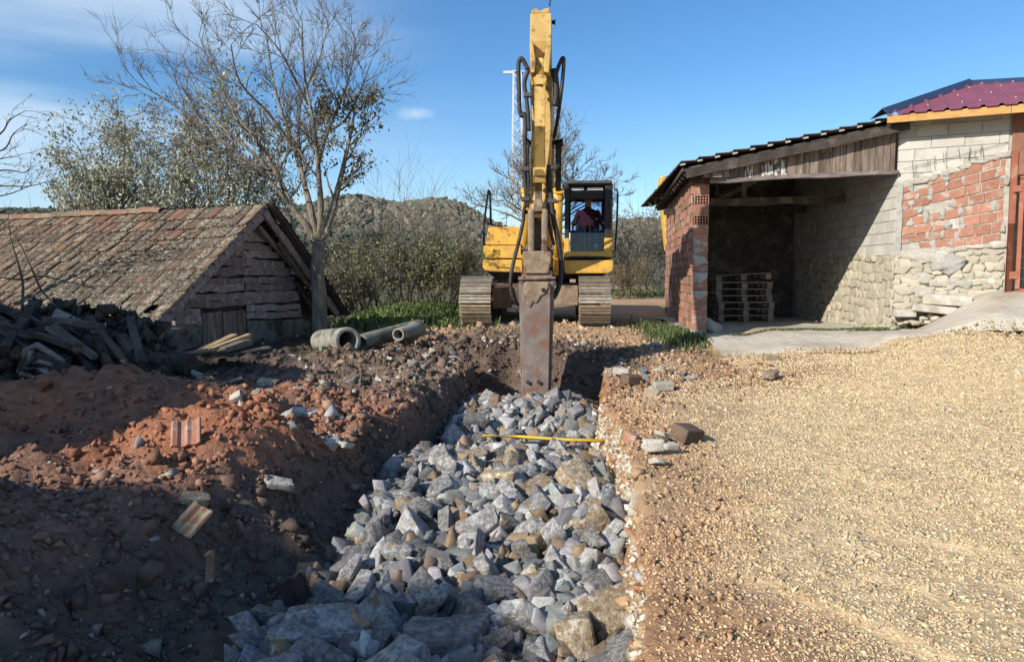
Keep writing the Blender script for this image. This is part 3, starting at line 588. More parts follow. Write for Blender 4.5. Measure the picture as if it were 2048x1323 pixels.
# far slope, seen from below
sr = Vector((SR, 0, ZRr-ZR)); srl = sr.length; dsr = (G*sr.x+ZU*sr.z).normalized(); nr2 = dsr.cross(BK); nr2 = -nr2 if nr2.z < 0 else nr2
RT2 = Matrix((BK, dsr, nr2)).transposed(); far = []
for i in range(12):
    for j in range(46): far.append((hp(0, 0, ZR)+dsr*(i*srl/12-.02)+BK*(-.5+.205*j)+nr2*(.04+rr.uniform(-.01, .01)), 'x', RT2 @ Matrix.Rotation(rr.gauss(0, .03), 3, 'Z') @ Matrix.Rotation(.03, 3, 'X')))
join_tiles(far, 'far_roof_tiles', hut, HB, 'darktile')
for k in range(11):                                             # battens under both slopes
    for d, L in ((dsl, slen), (dsr, srl)):
        q = hp(0, 0, ZR)+d*(L*(k+.5)/11)-ZU*.02; hb(MB().beam(q-BK*.42, q+BK*9, .045, .03), 'roof_batten', M['darkwood'])
for t in (.6, 1.8, 3.0, 4.2):
    for d, L in ((dsl, slen), (dsr, srl)): hb(MB().beam(hp(0, t, ZR-.09), hp(0, t, ZR-.09)+d*L, .09, .10), 'rafter', M['darkwood'])
def wavy_beam(p, q, wd, ht, amp, n=7, seed=0, up=ZU):
    r = random.Random(seed); mb = MB(); p = Vector(p); q = Vector(q); x, d, y = frame(q-p, up); prev = None; b = []
    for i in range(n+1):
        c = p.lerp(q, i/n)+y*r.uniform(-amp, amp)*(0 < i < n); h = ht*r.uniform(.8, 1.12); b.append([c-x*wd/2-y*h/2, c+x*wd/2-y*h/2, c+x*wd/2+y*h/2, c-x*wd/2+y*h/2])
    v = [k for e in b for k in e]; f = [(0, 1, 2, 3), tuple(4*n+k for k in (3, 2, 1, 0))]
    for i in range(n):
        for k in range(4): f.append((4*i+k, 4*(i+1)+k, 4*(i+1)+(k+1) % 4, 4*i+(k+1) % 4))
    mb.add(v, f); return mb
hb(wavy_beam(hp(.02, -.40, ZR-.06), hp(SL, -.40, ZL-.05), .035, .17, .012, 8, 1), 'rake_board', M['oldwood'])
hb(wavy_beam(hp(-.02, -.42, ZR-.07), hp(SR*.98, -.42, ZRr+.0), .04, .13, .015, 8, 2), 'rake_board', M['oldwood'])
hb(wavy_beam(hp(.50, -.30, ZR-.55), hp(1.7, -.34, .98), .05, .07, .01, 6, 3), 'brace_pole', M['oldwoodv'])
hb(wavy_beam(hp(.10, -.2, ZR-.30), hp(1.35, -.12, 1.55), .06, .08, .01, 6, 4), 'brace_pole', M['oldwood'])
hb(wavy_beam(hp(1.0, -.2, 1.62), hp(1.6, -.2, 1.50), .05, .09, .01, 5, 5), 'tie_beam', M['oldwood'])
hb(wavy_beam(hp(1.3, -.1, 1.35), hp(1.8, -.2, .72), .06, .10, .01, 5, 6), 'brace_pole', M['darkwood'])
hb(MB().beam(hp(-1.83, -.3, 1.16), hp(-1.83, -.3, .74), .07, .19, G), 'eave_bracket', M['oldwood'], bev=.02)
hb(MB().prism([(-2.0, .2), (2.0, .2), (2.0, .95), (.0, 2.55), (-2.0, 1.1)], hp(0, .06, 0), G, ZU, BK*.1), 'inner_wall', M['darkwood'])
hb(MB().prism([(-2.1, .1), (-1.10, .1), (-1.10, .84), (-1.6, .86), (-2.1, .80)], hp(0, -.04, 0), G, ZU, BK*.12), 'base_wall', M['darkcrete'])
hb(MB().prism([(-.04, .0), (1.75, -.05), (1.72, .72), (.9, .74), (-.04, .78)], hp(0, -.04, 0), G, ZU, BK*.12), 'base_wall', M['darkcrete'])
r_ = random.Random(8); z = .80; row = 0
while z < 2.42:
    h = r_.uniform(.115, .165)
    sl_, sr_ = (ZR-z)/(ZR-ZL)*SL+.16, min((ZR-z)/(ZR-ZRr)*SR-.14, 1.36+.12*r_.random())
    mid = -.12+.05*r_.random()
    for a, b in (((sl_, mid), (mid+.012, sr_)) if sr_-sl_ > 1 else ((sl_, sr_),)):
        if z < .97: 
            if a < -1.1 and b > -1.1: b = -1.12
            if a > -1.1 and a < -.0: a = -.02
        if b-a < .15: continue
        tilt = r_.uniform(-.035, .02); o_ = r_.uniform(-.028, .02)-.02
        hb(wavy_beam(hp(a, o_, z+h/2), hp(b, o_-.012, z+h/2+tilt), .026, h*.94, .020, 8, row*7+int(a*10)), 'plank', M['oldwood'])
        row += 1
    z += h*.98
hb(wavy_beam(hp(-1.12, -.05, .78), hp(-1.45, -.05, 1.02), .03, .10, .01, 4, 77), 'plank', M['oldwood'])
dm = MB(); dm.prism([(-1.08, .15), (-.06, .15), (-.06, .97), (-1.08, .97)], hp(0, -.005, 0), G, ZU, BK*.03); door = hb(dm, 'door', M['darkwood'])
x0 = -1.08
for i, wd in enumerate((.10, .19, .16, .14, .2, .12, .09)):
    o = MB().prism([(x0+.006, .15), (x0+wd-.006, .15), (x0+wd-.008, .95+.02*(i % 3)), (x0+.004, .96)], hp(0, -.04-.008*(i % 2), 0), G, ZU, BK*.025).build('door_board', M['oldwoodv'], door)
    x0 += wd
for i in range(22):                                             # half-round ridge tiles
    t = 1.75+i*.36; mb = MB(); q0 = hp(0, t, ZR+.01-.05*math.sin(t/9*PI)); q1 = q0+BK*.40+ZU*rr.uniform(-.012, .012); n = 8; v = []
    for q, rad in ((q0, .105), (q1, .125)):
        for k in range(n+1):
            a = PI*k/n; v.append(q+G*math.cos(a)*rad+ZU*math.sin(a)*rad*.85)
        for k in range(n+1):
            a = PI*k/n; v.append(q+G*math.cos(a)*(rad-.018)+ZU*math.sin(a)*(rad-.018)*.85)
    f = []; b = 2*(n+1)
    for k in range(n): f += [(k, k+1, b+k+1, b+k), (k, n+1+k, n+2+k, k+1), (b+k, b+k+1, b+n+2+k, b+n+1+k)]
    mb.add(v, f, 0, False); hb(mb, 'ridge_tile', M['redtile' if rr.random() < .3 else 'tile'])
hb(MB().box(hp(.05, -.38, ZR+.02), (.16, .12, .05), HM), 'mortar_lump', M['whiterock'], bev=.02)

# ================================================================ the brick shed
LW0 = Vector((3.27, 13.42, 0)); LD = Vector((.131, .991, 0)); LN = Vector((-.991, .131, 0))
shed = empty('brick_shed', (3.4, 13.5, .4)); tag(shed, 'open fronted hollow brick shed with tiled lean-to roof and plank fascia', 'shed')
SB = -Vector(shed.location)
def sb(mb, name, mats, par=None, bev=0):
    o = mb.build(name, mats, par or shed, bev)
    if par is None: o.location = SB
    return o
def lw(t, n, z): return LW0+LD*t+LN*n+ZU*z
sb(MB().prism([(0.1, .2), (6.5, .2), (6.5, 3.34), (0.1, 3.28)], lw(0, -.24, 0), LD, ZU, LN*.23), 'mortar_core', M['mortar'])
mb = MB(); r_ = random.Random(3); z = .55; k = 0
while z < 3.2:
    t = .30-.12*(k % 2)
    while t < 6.4:
        q = lw(t+.12, 0, z+.075); X3 = Matrix((LD, LN, ZU)).transposed(); mb.box(q+LN*r_.uniform(-.01, .014), (.238*r_.uniform(.96, 1), .03, .150), X3, r_.choice((0, 0, 0, 1))); t += .25
    z += .165; k += 1
o = sb(mb, 'brick_courses', [M['brick'], M['redtile']]); o['kind'] = 'stuff'
sb(MB().prism([(-.05, .25), (.35, .25), (.3, .55), (-.05, .55)], lw(0, -.25, 0), LD, ZU, LN*.27), 'pillar_base', M['plaster'], bev=.02)
X3 = Matrix((LN, LD, ZU)).transposed()
kinds = ['red','red','red','plain','thin','mortar','thin','mortar','thin','mortar','red','hole','red','hole','red','hole'][::1]
z = .56; hs = {'red': .172, 'plain': .19, 'thin': .115, 'mortar': .215, 'hole': .180}
tot = sum(hs[k] for k in kinds); sc_ = (3.34-.56)/tot
for k in kinds:
    h = hs[k]*sc_; c = lw(.12, -.13, z+h/2); hh = h-.018
    if k == 'hole':
        b = MB(); b.box(c+LD*.02, (.25, .20, hh), X3, 1)                     # dark cells behind a lattice of webs
        for i in range(6): b.box(c+LN*(-.122+.0488*i)-LD*.105, (.009, .05, hh), X3, 0)
        for i in range(4): b.box(c+ZU*(-hh/2+.004+(hh-.008)*i/3)-LD*.108, (.255, .048, .009), X3, 0)
        sb(b, 'hollow_brick', [M['brick'], M['brickdark']])
    elif k in ('red', 'thin'):
        b = MB().box(c, (.262, .25, hh), X3)
        for i in range(5): b.box(c-LD*.126+ZU*(-hh/2+hh*(i+.5)/5), (.25, .006, hh/5*.55), X3)
        sb(b, 'brick', M['brick'])
    else:
        v, f = blockrock(60+int(z*50), (.138, .135, hh*.56), 2, .05); o = obj('mortar_smear', npmesh('mortar_smear', v @ np.array([LN, LD, ZU]), f, M['mortarpatch']), shed); o.location = c+SB-LD*.02
        sb(MB().box(c, (.25, .24, hh), X3), 'brick', M['brick'])
    sb(MB().box(lw(.12, -.13, z-.009), (.25, .235, .018), X3), 'mortar_bed', M['mortar'])
    z += h
# roof
FL, FR, BR, BL = Vector((3.02, 13.12, 3.42)), Vector((6.85, 12.80, 4.20)), Vector((7.6, 20.8, 4.24)), Vector((4.02, 20.8, 3.44))
sb(MB().hexa([q-ZU*.05 for q in (FL, FR, BR, BL)]+[q for q in (FL, FR, BR, BL)]), 'roof_deck', M['darkwood'])
dn = (FL-FR).normalized(); alg = (BL-FL).normalized(); nn = alg.cross(dn); nn = -nn if nn.z < 0 else nn; al2 = nn.cross(dn) if nn.cross(dn).dot(alg) > 0 else -nn.cross(dn)
RT3 = Matrix((al2, dn, nn)).transposed(); L3 = (FL-FR).length
if RT3.determinant() < 0: RT3 = Matrix((-al2, dn, nn)).transposed()
n3 = 13; rest = []
for i in range(n3):
    for j in range(38):
        p = FR+dn*(L3*i/n3)+al2*(.05+.21*j)+nn*(.035+rr.uniform(-.006, .008)); m = RT3 @ Matrix.Rotation(rr.gauss(0, .03), 3, 'Z') @ Matrix.Rotation(.11, 3, 'X')
        if j == 0:
            o = obj('roof_tile', TM['darktile'], shed); o.matrix_local = Matrix.Translation(p+SB) @ m.to_4x4()
            sb(MB().box(p+dn*.33-al2*.10+nn*.02, (.09, .05, .03), Matrix((dn, al2, nn)).transposed()), 'mortar_lump', M['whiterock'], bev=.012)
        else: rest.append((p, 'x', m))
join_tiles(rest, 'roof_tiles', shed, SB, 'darktile')
sb(wavy_beam(FL+Vector((.02, -.02, -.11)), FR+Vector((-.1, -.02, -.13)), .04, .15, .008, 8, 21), 'rake_board', M['darkwood'])
for i in range(17):                                             # rafter ends along the left eave
    q = FL+(BL-FL)*((i+.3)/17)-ZU*.10; sb(MB().beam(q-dn*.0+dn*.0, q-dn*.75, .06, .08), 'rafter', M['darkwood'])
sb(MB().beam(FL+ZU*-.02+dn*.02, BL-ZU*.02+dn*.02, .03, .07), 'eave_board', M['darkwood'])
LB, RB = Vector((3.50, 13.28, 3.26)), Vector((6.60, 12.98, 3.36))
sb(wavy_beam(LB-ZU*.05, RB-ZU*.04+Vector((.08, 0, 0)), .13, .075, .012, 10, 22), 'lintel_beam', M['oldwood'], bev=.01)
sb(wavy_beam(LB+Vector((-.3, .12, .02)), RB+Vector((0, .12, .0)), .10, .13, .012, 10, 23), 'lintel_beam', M['darkwood'])
x = 0; L = (RB-LB).length; dB = (RB-LB).normalized(); k = 0; r_ = random.Random(12)
while x < L-.05:
    wd = r_.uniform(.10, .155); a = x; b = min(x+wd, L)
    q = lambda u, z: LB+dB*u+Vector((0, -.03-.006*(k % 2), 0))
    def top(u): return (FL.z+(FR.z-FL.z)*((LB+dB*u).x-FL.x)/(FR.x-FL.x))-.13
    bz = LB.z-.02+(.10*(a/L))+r_.uniform(-.03, .015)
    pl = [(a+.005, bz), (b-.005, bz+r_.uniform(-.02, .02)), (b-.005, top(b)), (a+.005, top(a))]
    if pl[2][1]-bz > .03:
        sb(MB().prism([(p[0], p[1]) for p in pl], Vector((LB.x, LB.y-.04-.007*(k % 2), 0)), dB.xy.to_3d().normalized(), ZU, Vector((0, .022, 0))), 'fascia_board', M['whitewash' if (.16*L < a < .40*L) and r_.random() < .7 else 'oldwoodv'])
    x = b; k += 1
for u, z, s in ((-.05, 3.32, .13), (.10, 3.30, .12), (1.93, 3.66, .12)):
    sb(MB().beam(LB+dB*u+Vector((0, .1, z-3.26)), LB+dB*u+Vector((0, -.16, z-3.26)), s*1.4, s*.8), 'beam_end', M['oldwoodv'], bev=.008)
for yy, zz in ((15.2, 3.02), (17.2, 3.0)):
    sb(wavy_beam(Vector((3.5, yy, zz)), Vector((6.75, yy, zz+.06)), .14, .15, .02, 8, 31), 'cross_beam', M['darkwood'])
    sb(MB().beam(Vector((4.7, yy, zz)), Vector((4.7, yy, 3.75)), .10, .10), 'king_post', M['darkwood'])
    sb(MB().beam(Vector((4.1, yy, zz)), Vector((5.9, yy, 3.95)), .09, .09), 'strut', M['darkwood'])
for yy in np.arange(13.9, 20, .9): sb(MB().beam(Vector((3.35+.03*(yy-13), yy, 3.38)), Vector((6.95, yy, 4.10)), .08, .11), 'rafter', M['darkwood'])
sb(MB().hexa([Vector(q) for q in ((3.9, 18.2, .2), (7.0, 18.2, .2), (7.0, 18.4, .2), (3.9, 18.4, .2), (3.9, 18.2, 3.5), (7.0, 18.2, 4.1), (7.0, 18.4, 4.1), (3.9, 18.4, 3.5))]), 'back_wall', M['darkwood'])  # dark colour deepens the shade at the back of the shed

# ================================================================ the house on the right
K = Vector((6.69, 13.0, 0)); E = Vector((.898, -.440, 0)); NF = Vector((-.440, -.898, 0)); IB = Vector((.038, .999, 0)); IN = Vector((-.999, .038, 0))
house = empty('block_house', K+ZU*.5); tag(house, 'pale block and stone house with red sheet metal roof beside the shed', 'house')
KB = -Vector(house.location)
def kb(mb, name, mats, par=None, bev=0):
    o = mb.build(name, mats, par or house, bev)
    if par is None: o.location = KB
    return o
def fw(s, n, z): return K+E*s+NF*n+ZU*z
def iw(t, n, z): return K+IB*t+IN*n+ZU*z
kb(MB().prism([(0.02, .2), (1.72, .2), (1.72, 4.29), (0.02, 4.29)], fw(0, -.25, 0), E, ZU, NF*.242), 'front_core', M['mortar'])
kb(MB().prism([(.02, .2), (5.3, .2), (5.3, 4.29), (.02, 4.29)], iw(0, -.25, 0), IB, ZU, IN*.242), 'side_core', M['mortar'])
btop = lambda s: 3.08+.29*s; bbot = lambda s: 1.93+.09*s
r_ = random.Random(17)
def block(s0, s1, z0, z1, org, ax, nv, lo=None):
    d = r_.uniform(.004, .014); g_ = .0035
    pl = [(s0+g_, max(z0+g_, lo(s0) if lo else 0)), (s1-g_, max(z0+g_, lo(s1) if lo else 0)), (s1-g_, z1-g_), (s0+g_, z1-g_)]
    if pl[2][1]-pl[1][1] < .03: return
    kb(MB().prism(pl, org-nv*.03, ax, ZU, nv*(.03+d)), 'block', M['block'], bev=.006)
z = 2.9; k = 0
while z < 4.28:
    s = -.0-(.25 if k % 2 else 0)
    while s < 1.6:
        a, b = max(s, .0), min(s+.49, 1.6)
        if b-a > .06: block(a, b, z, min(z+.2, 4.29), K, E, NF, btop)
        s += .49
    z += .2; k += 1
z = 1.90; k = 0
while z < 4.28:
    t = -.0-(.2 if k % 2 else 0)
    while t < 5.2:
        a, b = max(t, .0), min(t+.40, 5.2)
        if b-a > .06: block(a, b, z, min(z+.2, 4.29), K, IB, IN)
        t += .40
    z += .2; k += 1
kb(wavy_beam(fw(.04, .012, 1.9), fw(.04, .012, 3.12), .03, .10, .012, 10, 41, E), 'mortar_strip', M['mortarpatch'])
rows_ = 8
for i in range(rows_):
    s = .09-(.13 if i % 2 else 0)*.8
    while s < 1.55:
        a = max(s, .09); b = min(s+r_.uniform(.21, .27), 1.57)
        f0, f1 = (i+.05)/rows_, (i+.93)/rows_
        zz = lambda u, f: bbot(u)+(btop(u)-bbot(u))*f
        if b-a > .05 and r_.random() > .05:
            d = r_.uniform(.002, .016)
            j_ = lambda: r_.uniform(-.007, .007)
            kb(MB().prism([(a+.008+j_(), zz(a, f0)+j_()), (b-.008+j_(), zz(b, f0)+j_()), (b-.008+j_(), zz(b, f1)+j_()), (a+.008+j_(), zz(a, f1)+j_())], K-NF*.03, E, ZU, NF*(.03+d)), 'brick', M['brick'], bev=.006)
        for _ in range((2 if r_.random() < .5 else 1) if r_.random() < (.85 if b < 1.0 else .4) else 0):                # mortar squeezed out over the joint
            v, f = hullrock(r_.randrange(999), 16, (r_.uniform(.03, .085), .016, r_.uniform(.045, .10)), 1, .16); q = fw(b, .001, zz(b, r_.uniform(.2, .8)*(1/rows_)+i/rows_))
            o = obj('mortar_smear', npmesh('mortar_smear', v @ np.array([E, NF, ZU]), f, M['mortarpatch']), house); o.location = q+KB
        s = b
ST = [npmesh('wall_stone', *[(lambda q: (q[0], q[1]))(blockrock(700+i, (1, 1, 1), 1, .06))][0], M['wallstone']) for i in range(14)]
def stone_wall(org, ax, nv, s0, s1, zb, zt, hmin, hmax, wmin, wmax, seed, name='wall_stone', gap=.012):
    r = random.Random(seed); z = zb
    while z < zt-.03:
        h = min(r.uniform(hmin, hmax), zt-z+.02); s = s0+r.uniform(-.1, 0)
        while s < s1:
            wd = r.uniform(wmin, wmax); a, b = max(s, s0), min(s+wd, s1)
            if b-a > .05:
                o = obj(name, ST[r.randrange(14)], house); zc = z+h/2+r.uniform(-.02, .02)+.03*math.sin(s*3.1+z*2)
                Mx = Matrix((ax*((b-a)/2+gap), nv*r.uniform(.022, .042), ZU*(h/2+gap))).transposed(); Mx = Mx @ Matrix.Rotation(r.uniform(-.16, .16), 3, 'Y')
                o.matrix_local = Matrix.Translation(org+ax*((a+b)/2)+nv*.0+ZU*zc+KB) @ Mx.to_4x4()
            s += wd
        z += h
stone_wall(K, E, NF, .0, 1.6, .45, 1.90, .06, .15, .10, .40, 1)
stone_wall(K, IB, IN, .0, 4.9, .45, 1.90, .10, .19, .14, .30, 2)
for i in range(16):
    ss_, zz_ = r_.uniform(.1, 1.5), r_.uniform(.95, 1.9); v, f = hullrock(40+i, 18, (r_.uniform(.08, .22), .022, r_.uniform(.05, .12)), 1, .18)
    o = obj('mortar_smear', npmesh('mortar_smear', v @ np.array([E, NF, ZU]), f, M[r_.choice(('plaster', 'mortar', 'mortarpatch'))]), house); o.location = fw(ss_, .018, zz_)+KB
for i in range(9):
    v, f = hullrock(80+i, 18, (r_.uniform(.10, .20), .018, r_.uniform(.03, .07)), 1, .18); ss_ = .12+i*.175
    for zz_ in (btop(ss_)+.0, bbot(ss_)-.02):
        o = obj('mortar_smear', npmesh('mortar_smear', v @ np.array([E, NF, ZU]), f, M['mortar'], None), house); o.location = fw(ss_, .008, zz_)+KB
v, f = hullrock(77, 18, (.30, .025, .20), 1, .18); o = obj('mortar_smear', npmesh('mortar_smear', v @ np.array([E, NF, ZU]), f, M['mortarpatch']), house); o.location = fw(.82, .015, 1.72)+KB
v, f = hullrock(78, 18, (.45, .025, .10), 1, .18); o = obj('mortar_smear', npmesh('mortar_smear', v @ np.array([E, NF, ZU]), f, M['plaster']), house); o.location = fw(.5, .012, 1.90)+KB
# roof of red trapezoid sheet: ribs run up the slope, the left edge is a hip under a dark blue cap
ZE = 4.25; OV = .42; S0 = -.22; SA = 1.23; BA = 2.95; RISE = 1.0; S1 = 4.6
def rf(s, b, dz=0): return K+E*s+NF*(OV-b)+ZU*(ZE+RISE*b/BA+dz-.05*max(0, s-SA)*(b/BA))
mb = MB(); cols = []; s = S0; per = .25; prof = [(0, 0), (.36, 0), (.46, .032), (.62, .032), (.72, 0)]
ss = []
while s < S1:
    for a, h in prof: ss.append((s+a*per, h))
    s += per
for s, h in ss:
    bm_ = BA*min(1, max(.02, (s-S0)/(SA-S0))); cols.append((rf(s, -.06, h), rf(s, bm_, h)))
v = [q for c in cols for q in c]; f = [(2*i, 2*i+2, 2*i+3, 2*i+1) for i in range(len(cols)-1)]
mb.add(v, f); kb(mb, 'roof_sheet', M['redroof'])
EL, AP, RR_ = rf(S0-.06, -.02), rf(SA, BA), rf(S1, BA)
LFT = Vector((-.93, .2, -.36)).normalized()
def cap(p, q, n1, w1, n2, w2, lift, name, m):
    a = ZU*lift; kb(MB().hexa([p+n1*w1, p+a, q+a, q+n1*w1, p+n1*w1+ZU*.012, p+a+ZU*.012, q+a+ZU*.012, q+n1*w1+ZU*.012]), name, m); kb(MB().hexa([p+a, p+n2*w2, q+n2*w2, q+a, p+a+ZU*.012, p+n2*w2+ZU*.012, q+n2*w2+ZU*.012, q+a+ZU*.012]), name, m)
cap(EL, AP, E, .10, Vector((-.75, .25, -.30)), .22, .10, 'hip_flashing', M['blueroof'])
cap(AP, RR_, NF-ZU*.3, .10, -NF-ZU*.3, .2, .07, 'ridge_flashing', M['blueroof'])
kb(MB().hexa([rf(S0+.1, .02, -.10), rf(S1, .02, -.10), rf(S1, BA, -.10), rf(SA, BA, -.10), rf(S0+.1, .02, -.07), rf(S1, .02, -.07), rf(S1, BA, -.07), rf(SA, BA, -.07)]), 'soffit', M['darkwood'])
kb(MB().beam(rf(S0+.02, .0, -.085), rf(1.55, .0, -.085), .05, .13), 'eave_timber', M['newwood'], bev=.005)
kb(MB().beam(rf(1.555, .0, -.085), rf(S1, .0, -.085), .05, .13), 'eave_timber', M['newwood'], bev=.005)
EL -= ZU*.12; AP -= ZU*.12
kb(MB().hexa([EL, AP, AP+Vector((-.2, 3, -.2)), EL+Vector((-.3, 5, .05)), EL+ZU*.02, AP+ZU*.02, AP+Vector((-.2, 3, -.18)), EL+Vector((-.3, 5, .07))]), 'side_roof_slope', M['darktile'])
for b, lst in ((.45, (.35, .85, 1.1, 1.6, 2.1)), (1.3, (.85, 1.35, 1.85, 2.4)), (2.2, (1.1, 1.6, 2.1, 2.6)), (2.75, (1.35, 1.85, 2.6))):
    for s in lst:
        s = S0+round((s-S0)/per)*per+.54*per; kb(MB().tube([rf(s, b, .03), rf(s, b, .045)], .011, 6), 'roof_screw', M['zinc'])
# gate beside the house
gate = empty('metal_gate', fw(1.75, 0, 1.25)); tag(gate, 'rust red steel gate with wire mesh panel at the right edge', 'gate'); GB = -Vector(gate.location)
def gb(mb, name, m, par=None, bev=0):
    o = mb.build(name, m, par or gate, bev)
    if par is None: o.location = GB
    return o
gb(MB().tube([fw(1.68, .06, 1.22), fw(1.68, .06, 3.56)], .052, 12), 'gate_post', M['redsteel'])
fr = gb(MB().beam(fw(1.80, .06, 1.30), fw(1.80, .06, 3.12), .06, .06, E).beam(fw(1.77, .06, 1.30), fw(3.6, .06, 1.30), .06, .06).beam(fw(1.77, .06, 3.12), fw(3.6, .06, 3.12), .06, .06).beam(fw(3.6, .06, 1.27), fw(3.6, .06, 3.15), .06, .06, E), 'gate_frame', M['redsteel'])
for i in range(13): MB().tube([fw(1.88+.135*i, .06, 1.33), fw(1.88+.135*i, .06, 3.09)], .006, 5).build('mesh_wire', M['wire'], fr)
for i in range(9): MB().tube([fw(1.83, .067, 1.48+.185*i), fw(3.57, .067, 1.48+.185*i)], .006, 5).build('mesh_wire', M['wire'], fr)
gb(MB().beam(fw(1.68, .06, 1.55), fw(1.80, .06, 1.55), .09, .12), 'hinge', M['redsteel']); gb(MB().beam(fw(1.68, .06, 2.95), fw(1.80, .06, 2.95), .09, .10), 'hinge', M['redsteel'])
gb(MB().prism([(1.64, 3.18), (3.8, 3.18), (3.8, 4.32), (1.64, 4.32)], fw(0, .01, 0), E, ZU, NF*.02), 'header_sheet', M['rustsheet'])
gb(MB().prism([(2.05, 2.35), (3.6, 2.55), (3.6, 3.1), (1.9, 3.1)], fw(0, -.3, 0), E, ZU, NF*.02), 'back_sheet', M['rustsheet'])
gb(MB().prism([(1.7, 1.2), (4.0, 1.2), (4.0, 4.1), (1.7, 4.1)], fw(0, -2.4, 0), E, ZU, NF*.05), 'yard_wall', M['plaster'])
# stone slabs leaning below the wall
for (a, b, zc, L, W, T, tl, lb) in ((.80, .20, 1.13, .72, .34, .17, .05, 'large pale stone slab lying on another slab below the brick patch'), (.62, .24, .98, .66, .30, .13, .10, 'long flat stone slab under the largest slab by the house wall'), (.18, .22, .90, .36, .24, .13, -.02, 'short squared stone block, leftmost of the three slabs by the house wall')):
    o = MB().box((0, 0, 0), (L, W, T)).build('stone_slab', M['whiterock'], None, .02); o.location = fw(a, b, zc); o.rotation_euler = (0, tl, math.atan2(E.y, E.x)); tag(o, lb, 'stone slab')
r_ = random.Random(44)
for i in range(26):
    s = r_.uniform(-.1, .8); q = fw(s, r_.uniform(.05, .35), 0); zz = agz(q.x, q.y)
    o = obj('rubble_stone', ST[i % 14]); o.location = (q.x, q.y, zz+.03+.12*r_.random()*(s > .1)); k = r_.uniform(.05, .12); o.scale = (k, k*.8, k*.5); o.rotation_euler = (0, 0, r_.uniform(0, 6)); tag(o, 'pale rubble stone heaped at the foot of the house wall', 'stone', 'rubble stones at the foot of the house wall')
# wire across the top of the wall; its short uprights stand in for shadow lines
wm = MB(); pts = [fw(s, .05, 3.36+.36*s/1.6-.02*math.sin(s/1.6*PI)) for s in np.linspace(.08, 1.58, 12)]; wm.tube(pts, .004, 4)
for i in range(14):
    s = r_.uniform(.1, 1.5); zz = 3.36+.36*s/1.6; wm.tube([fw(s, .05, zz+r_.uniform(0, .12)), fw(s+r_.uniform(-.03, .03), .055, zz-r_.uniform(.05, .2))], .0035, 4)
tag(wm.build('wall_wire', M['darkgrey']), 'thin dark wire across the block wall with uprights modelled as shadow lines', 'wire')

# pallets stacked in the shed
def pallet():
    root = empty('pallet', (0, 0, 0)); tag(root, 'grey wooden pallet in the stack inside the brick shed', 'pallet', 'pallets stacked in the shed')
    for i, yy in enumerate(np.linspace(-.36, .36, 6)): MB().box((0, yy, .128), (1.2, .10, .022)).build('deck_board', M['palletwood'], root)
    for xx in (-.53, 0, .53): 
        MB().box((xx, 0, .107), (.10, .80, .02)).build('stringer_board', M['palletwood'], root); MB().box((xx, 0, .011), (.10, .80, .022)).build('bottom_board', M['palletwood'], root)
        for yy in (-.35, 0, .35): MB().box((xx, yy, .06), (.12, .10, .074)).build('pallet_block', M['palletwood'], root)
    return root
def copy_tree(o, parent=None):
    c = o.copy(); C.objects.link(c); c.parent = parent
    for ch in list(o.children): copy_tree(ch, c)
    return c
p0 = P(1492, 632, 15.6); pr = pallet(); zf = agz(p0.x, p0.y+.4)
for i in range(7):
    o = pr if i == 0 else copy_tree(pr)
    o.location = (p0.x+r_.uniform(-.03, .03)+(-.012*i), p0.y+.4+r_.uniform(-.03, .03), zf+.142*i*.98); o.rotation_euler = (0, 0, .03+r_.uniform(-.03, .03))
    if i == 6: o.rotation_euler = (0, -.05, .06); o['label'] = 'topmost grey pallet lying slightly askew on the stack in the shed'; del o['group']; o.location.z += .03
q = P(1425, 655, 13.9); v, f = rockshape(3, 3, 6, .06, (.20, .17, .16)); o = obj('boulder', npmesh('boulder', v, f, M['plaster'], None, True)); o.location = (q.x, q.y, agz(q.x, q.y)+.10); tag(o, 'rounded grey boulder in the shade just behind the brick pillar', 'boulder')
# ================================================================ excavator
TH = R(-4); EP = P(1069, 652, 14.0); ex_ = Vector((math.cos(TH), math.sin(TH), 0)); ey_ = Vector((-math.sin(TH), math.cos(TH), 0))
EO = EP+ey_*2.1; EO.z = gz(EO.x, EO.y)+.0
EZ = EP.z; EO.z = EZ
exc = empty('excavator', EO, TH); tag(exc, 'yellow tracked excavator facing the camera with its arm hanging into the trench', 'excavator')
def xl(px, py, yl):                                        # point of the machine's own frame seen at a pixel, at depth yl
    d = ray(px, py); t = ((EO-CAM).dot(ey_)+yl)/d.dot(ey_); p = CAM+d*t-EO
    return Vector((p.dot(ex_), p.dot(ey_), p.z))
def eb(mb, name, m, par=None, bev=0): return mb.build(name, m, par or exc, bev)
# tracks
TRK = 1.135; TR = .43; HL = 1.66
def loop(u, r):                                            # u in 0..1 round the track
    per = 4*HL+2*PI*TR; d = (u % 1)*per
    if d < 2*HL: return (HL-d, TR+r+.03), (0, 1)
    d -= 2*HL
    if d < PI*TR: a = PI/2+d/TR; return (-HL+math.cos(a)*(TR+r), TR+.03+math.sin(a)*(TR+r)), (math.cos(a), math.sin(a))
    d -= PI*TR
    if d < 2*HL: return (-HL+d, .03-r), (0, -1)
    d -= 2*HL; a = -PI/2+d/TR; return (HL+math.cos(a)*(TR+r), TR+.03+math.sin(a)*(TR+r)), (math.cos(a), math.sin(a))
sm_ = MB(); sm_.box((0, 0, .012), (.60, .168, .024)); 
for yy, h in ((-.062, .035), (0, .026), (.062, .026)): sm_.box((0, yy, .024+h/2), (.60, .016, h), None, 1)
SHOE = sm_.mesh('track_shoe', [M['mudtrack'], M['polish']])
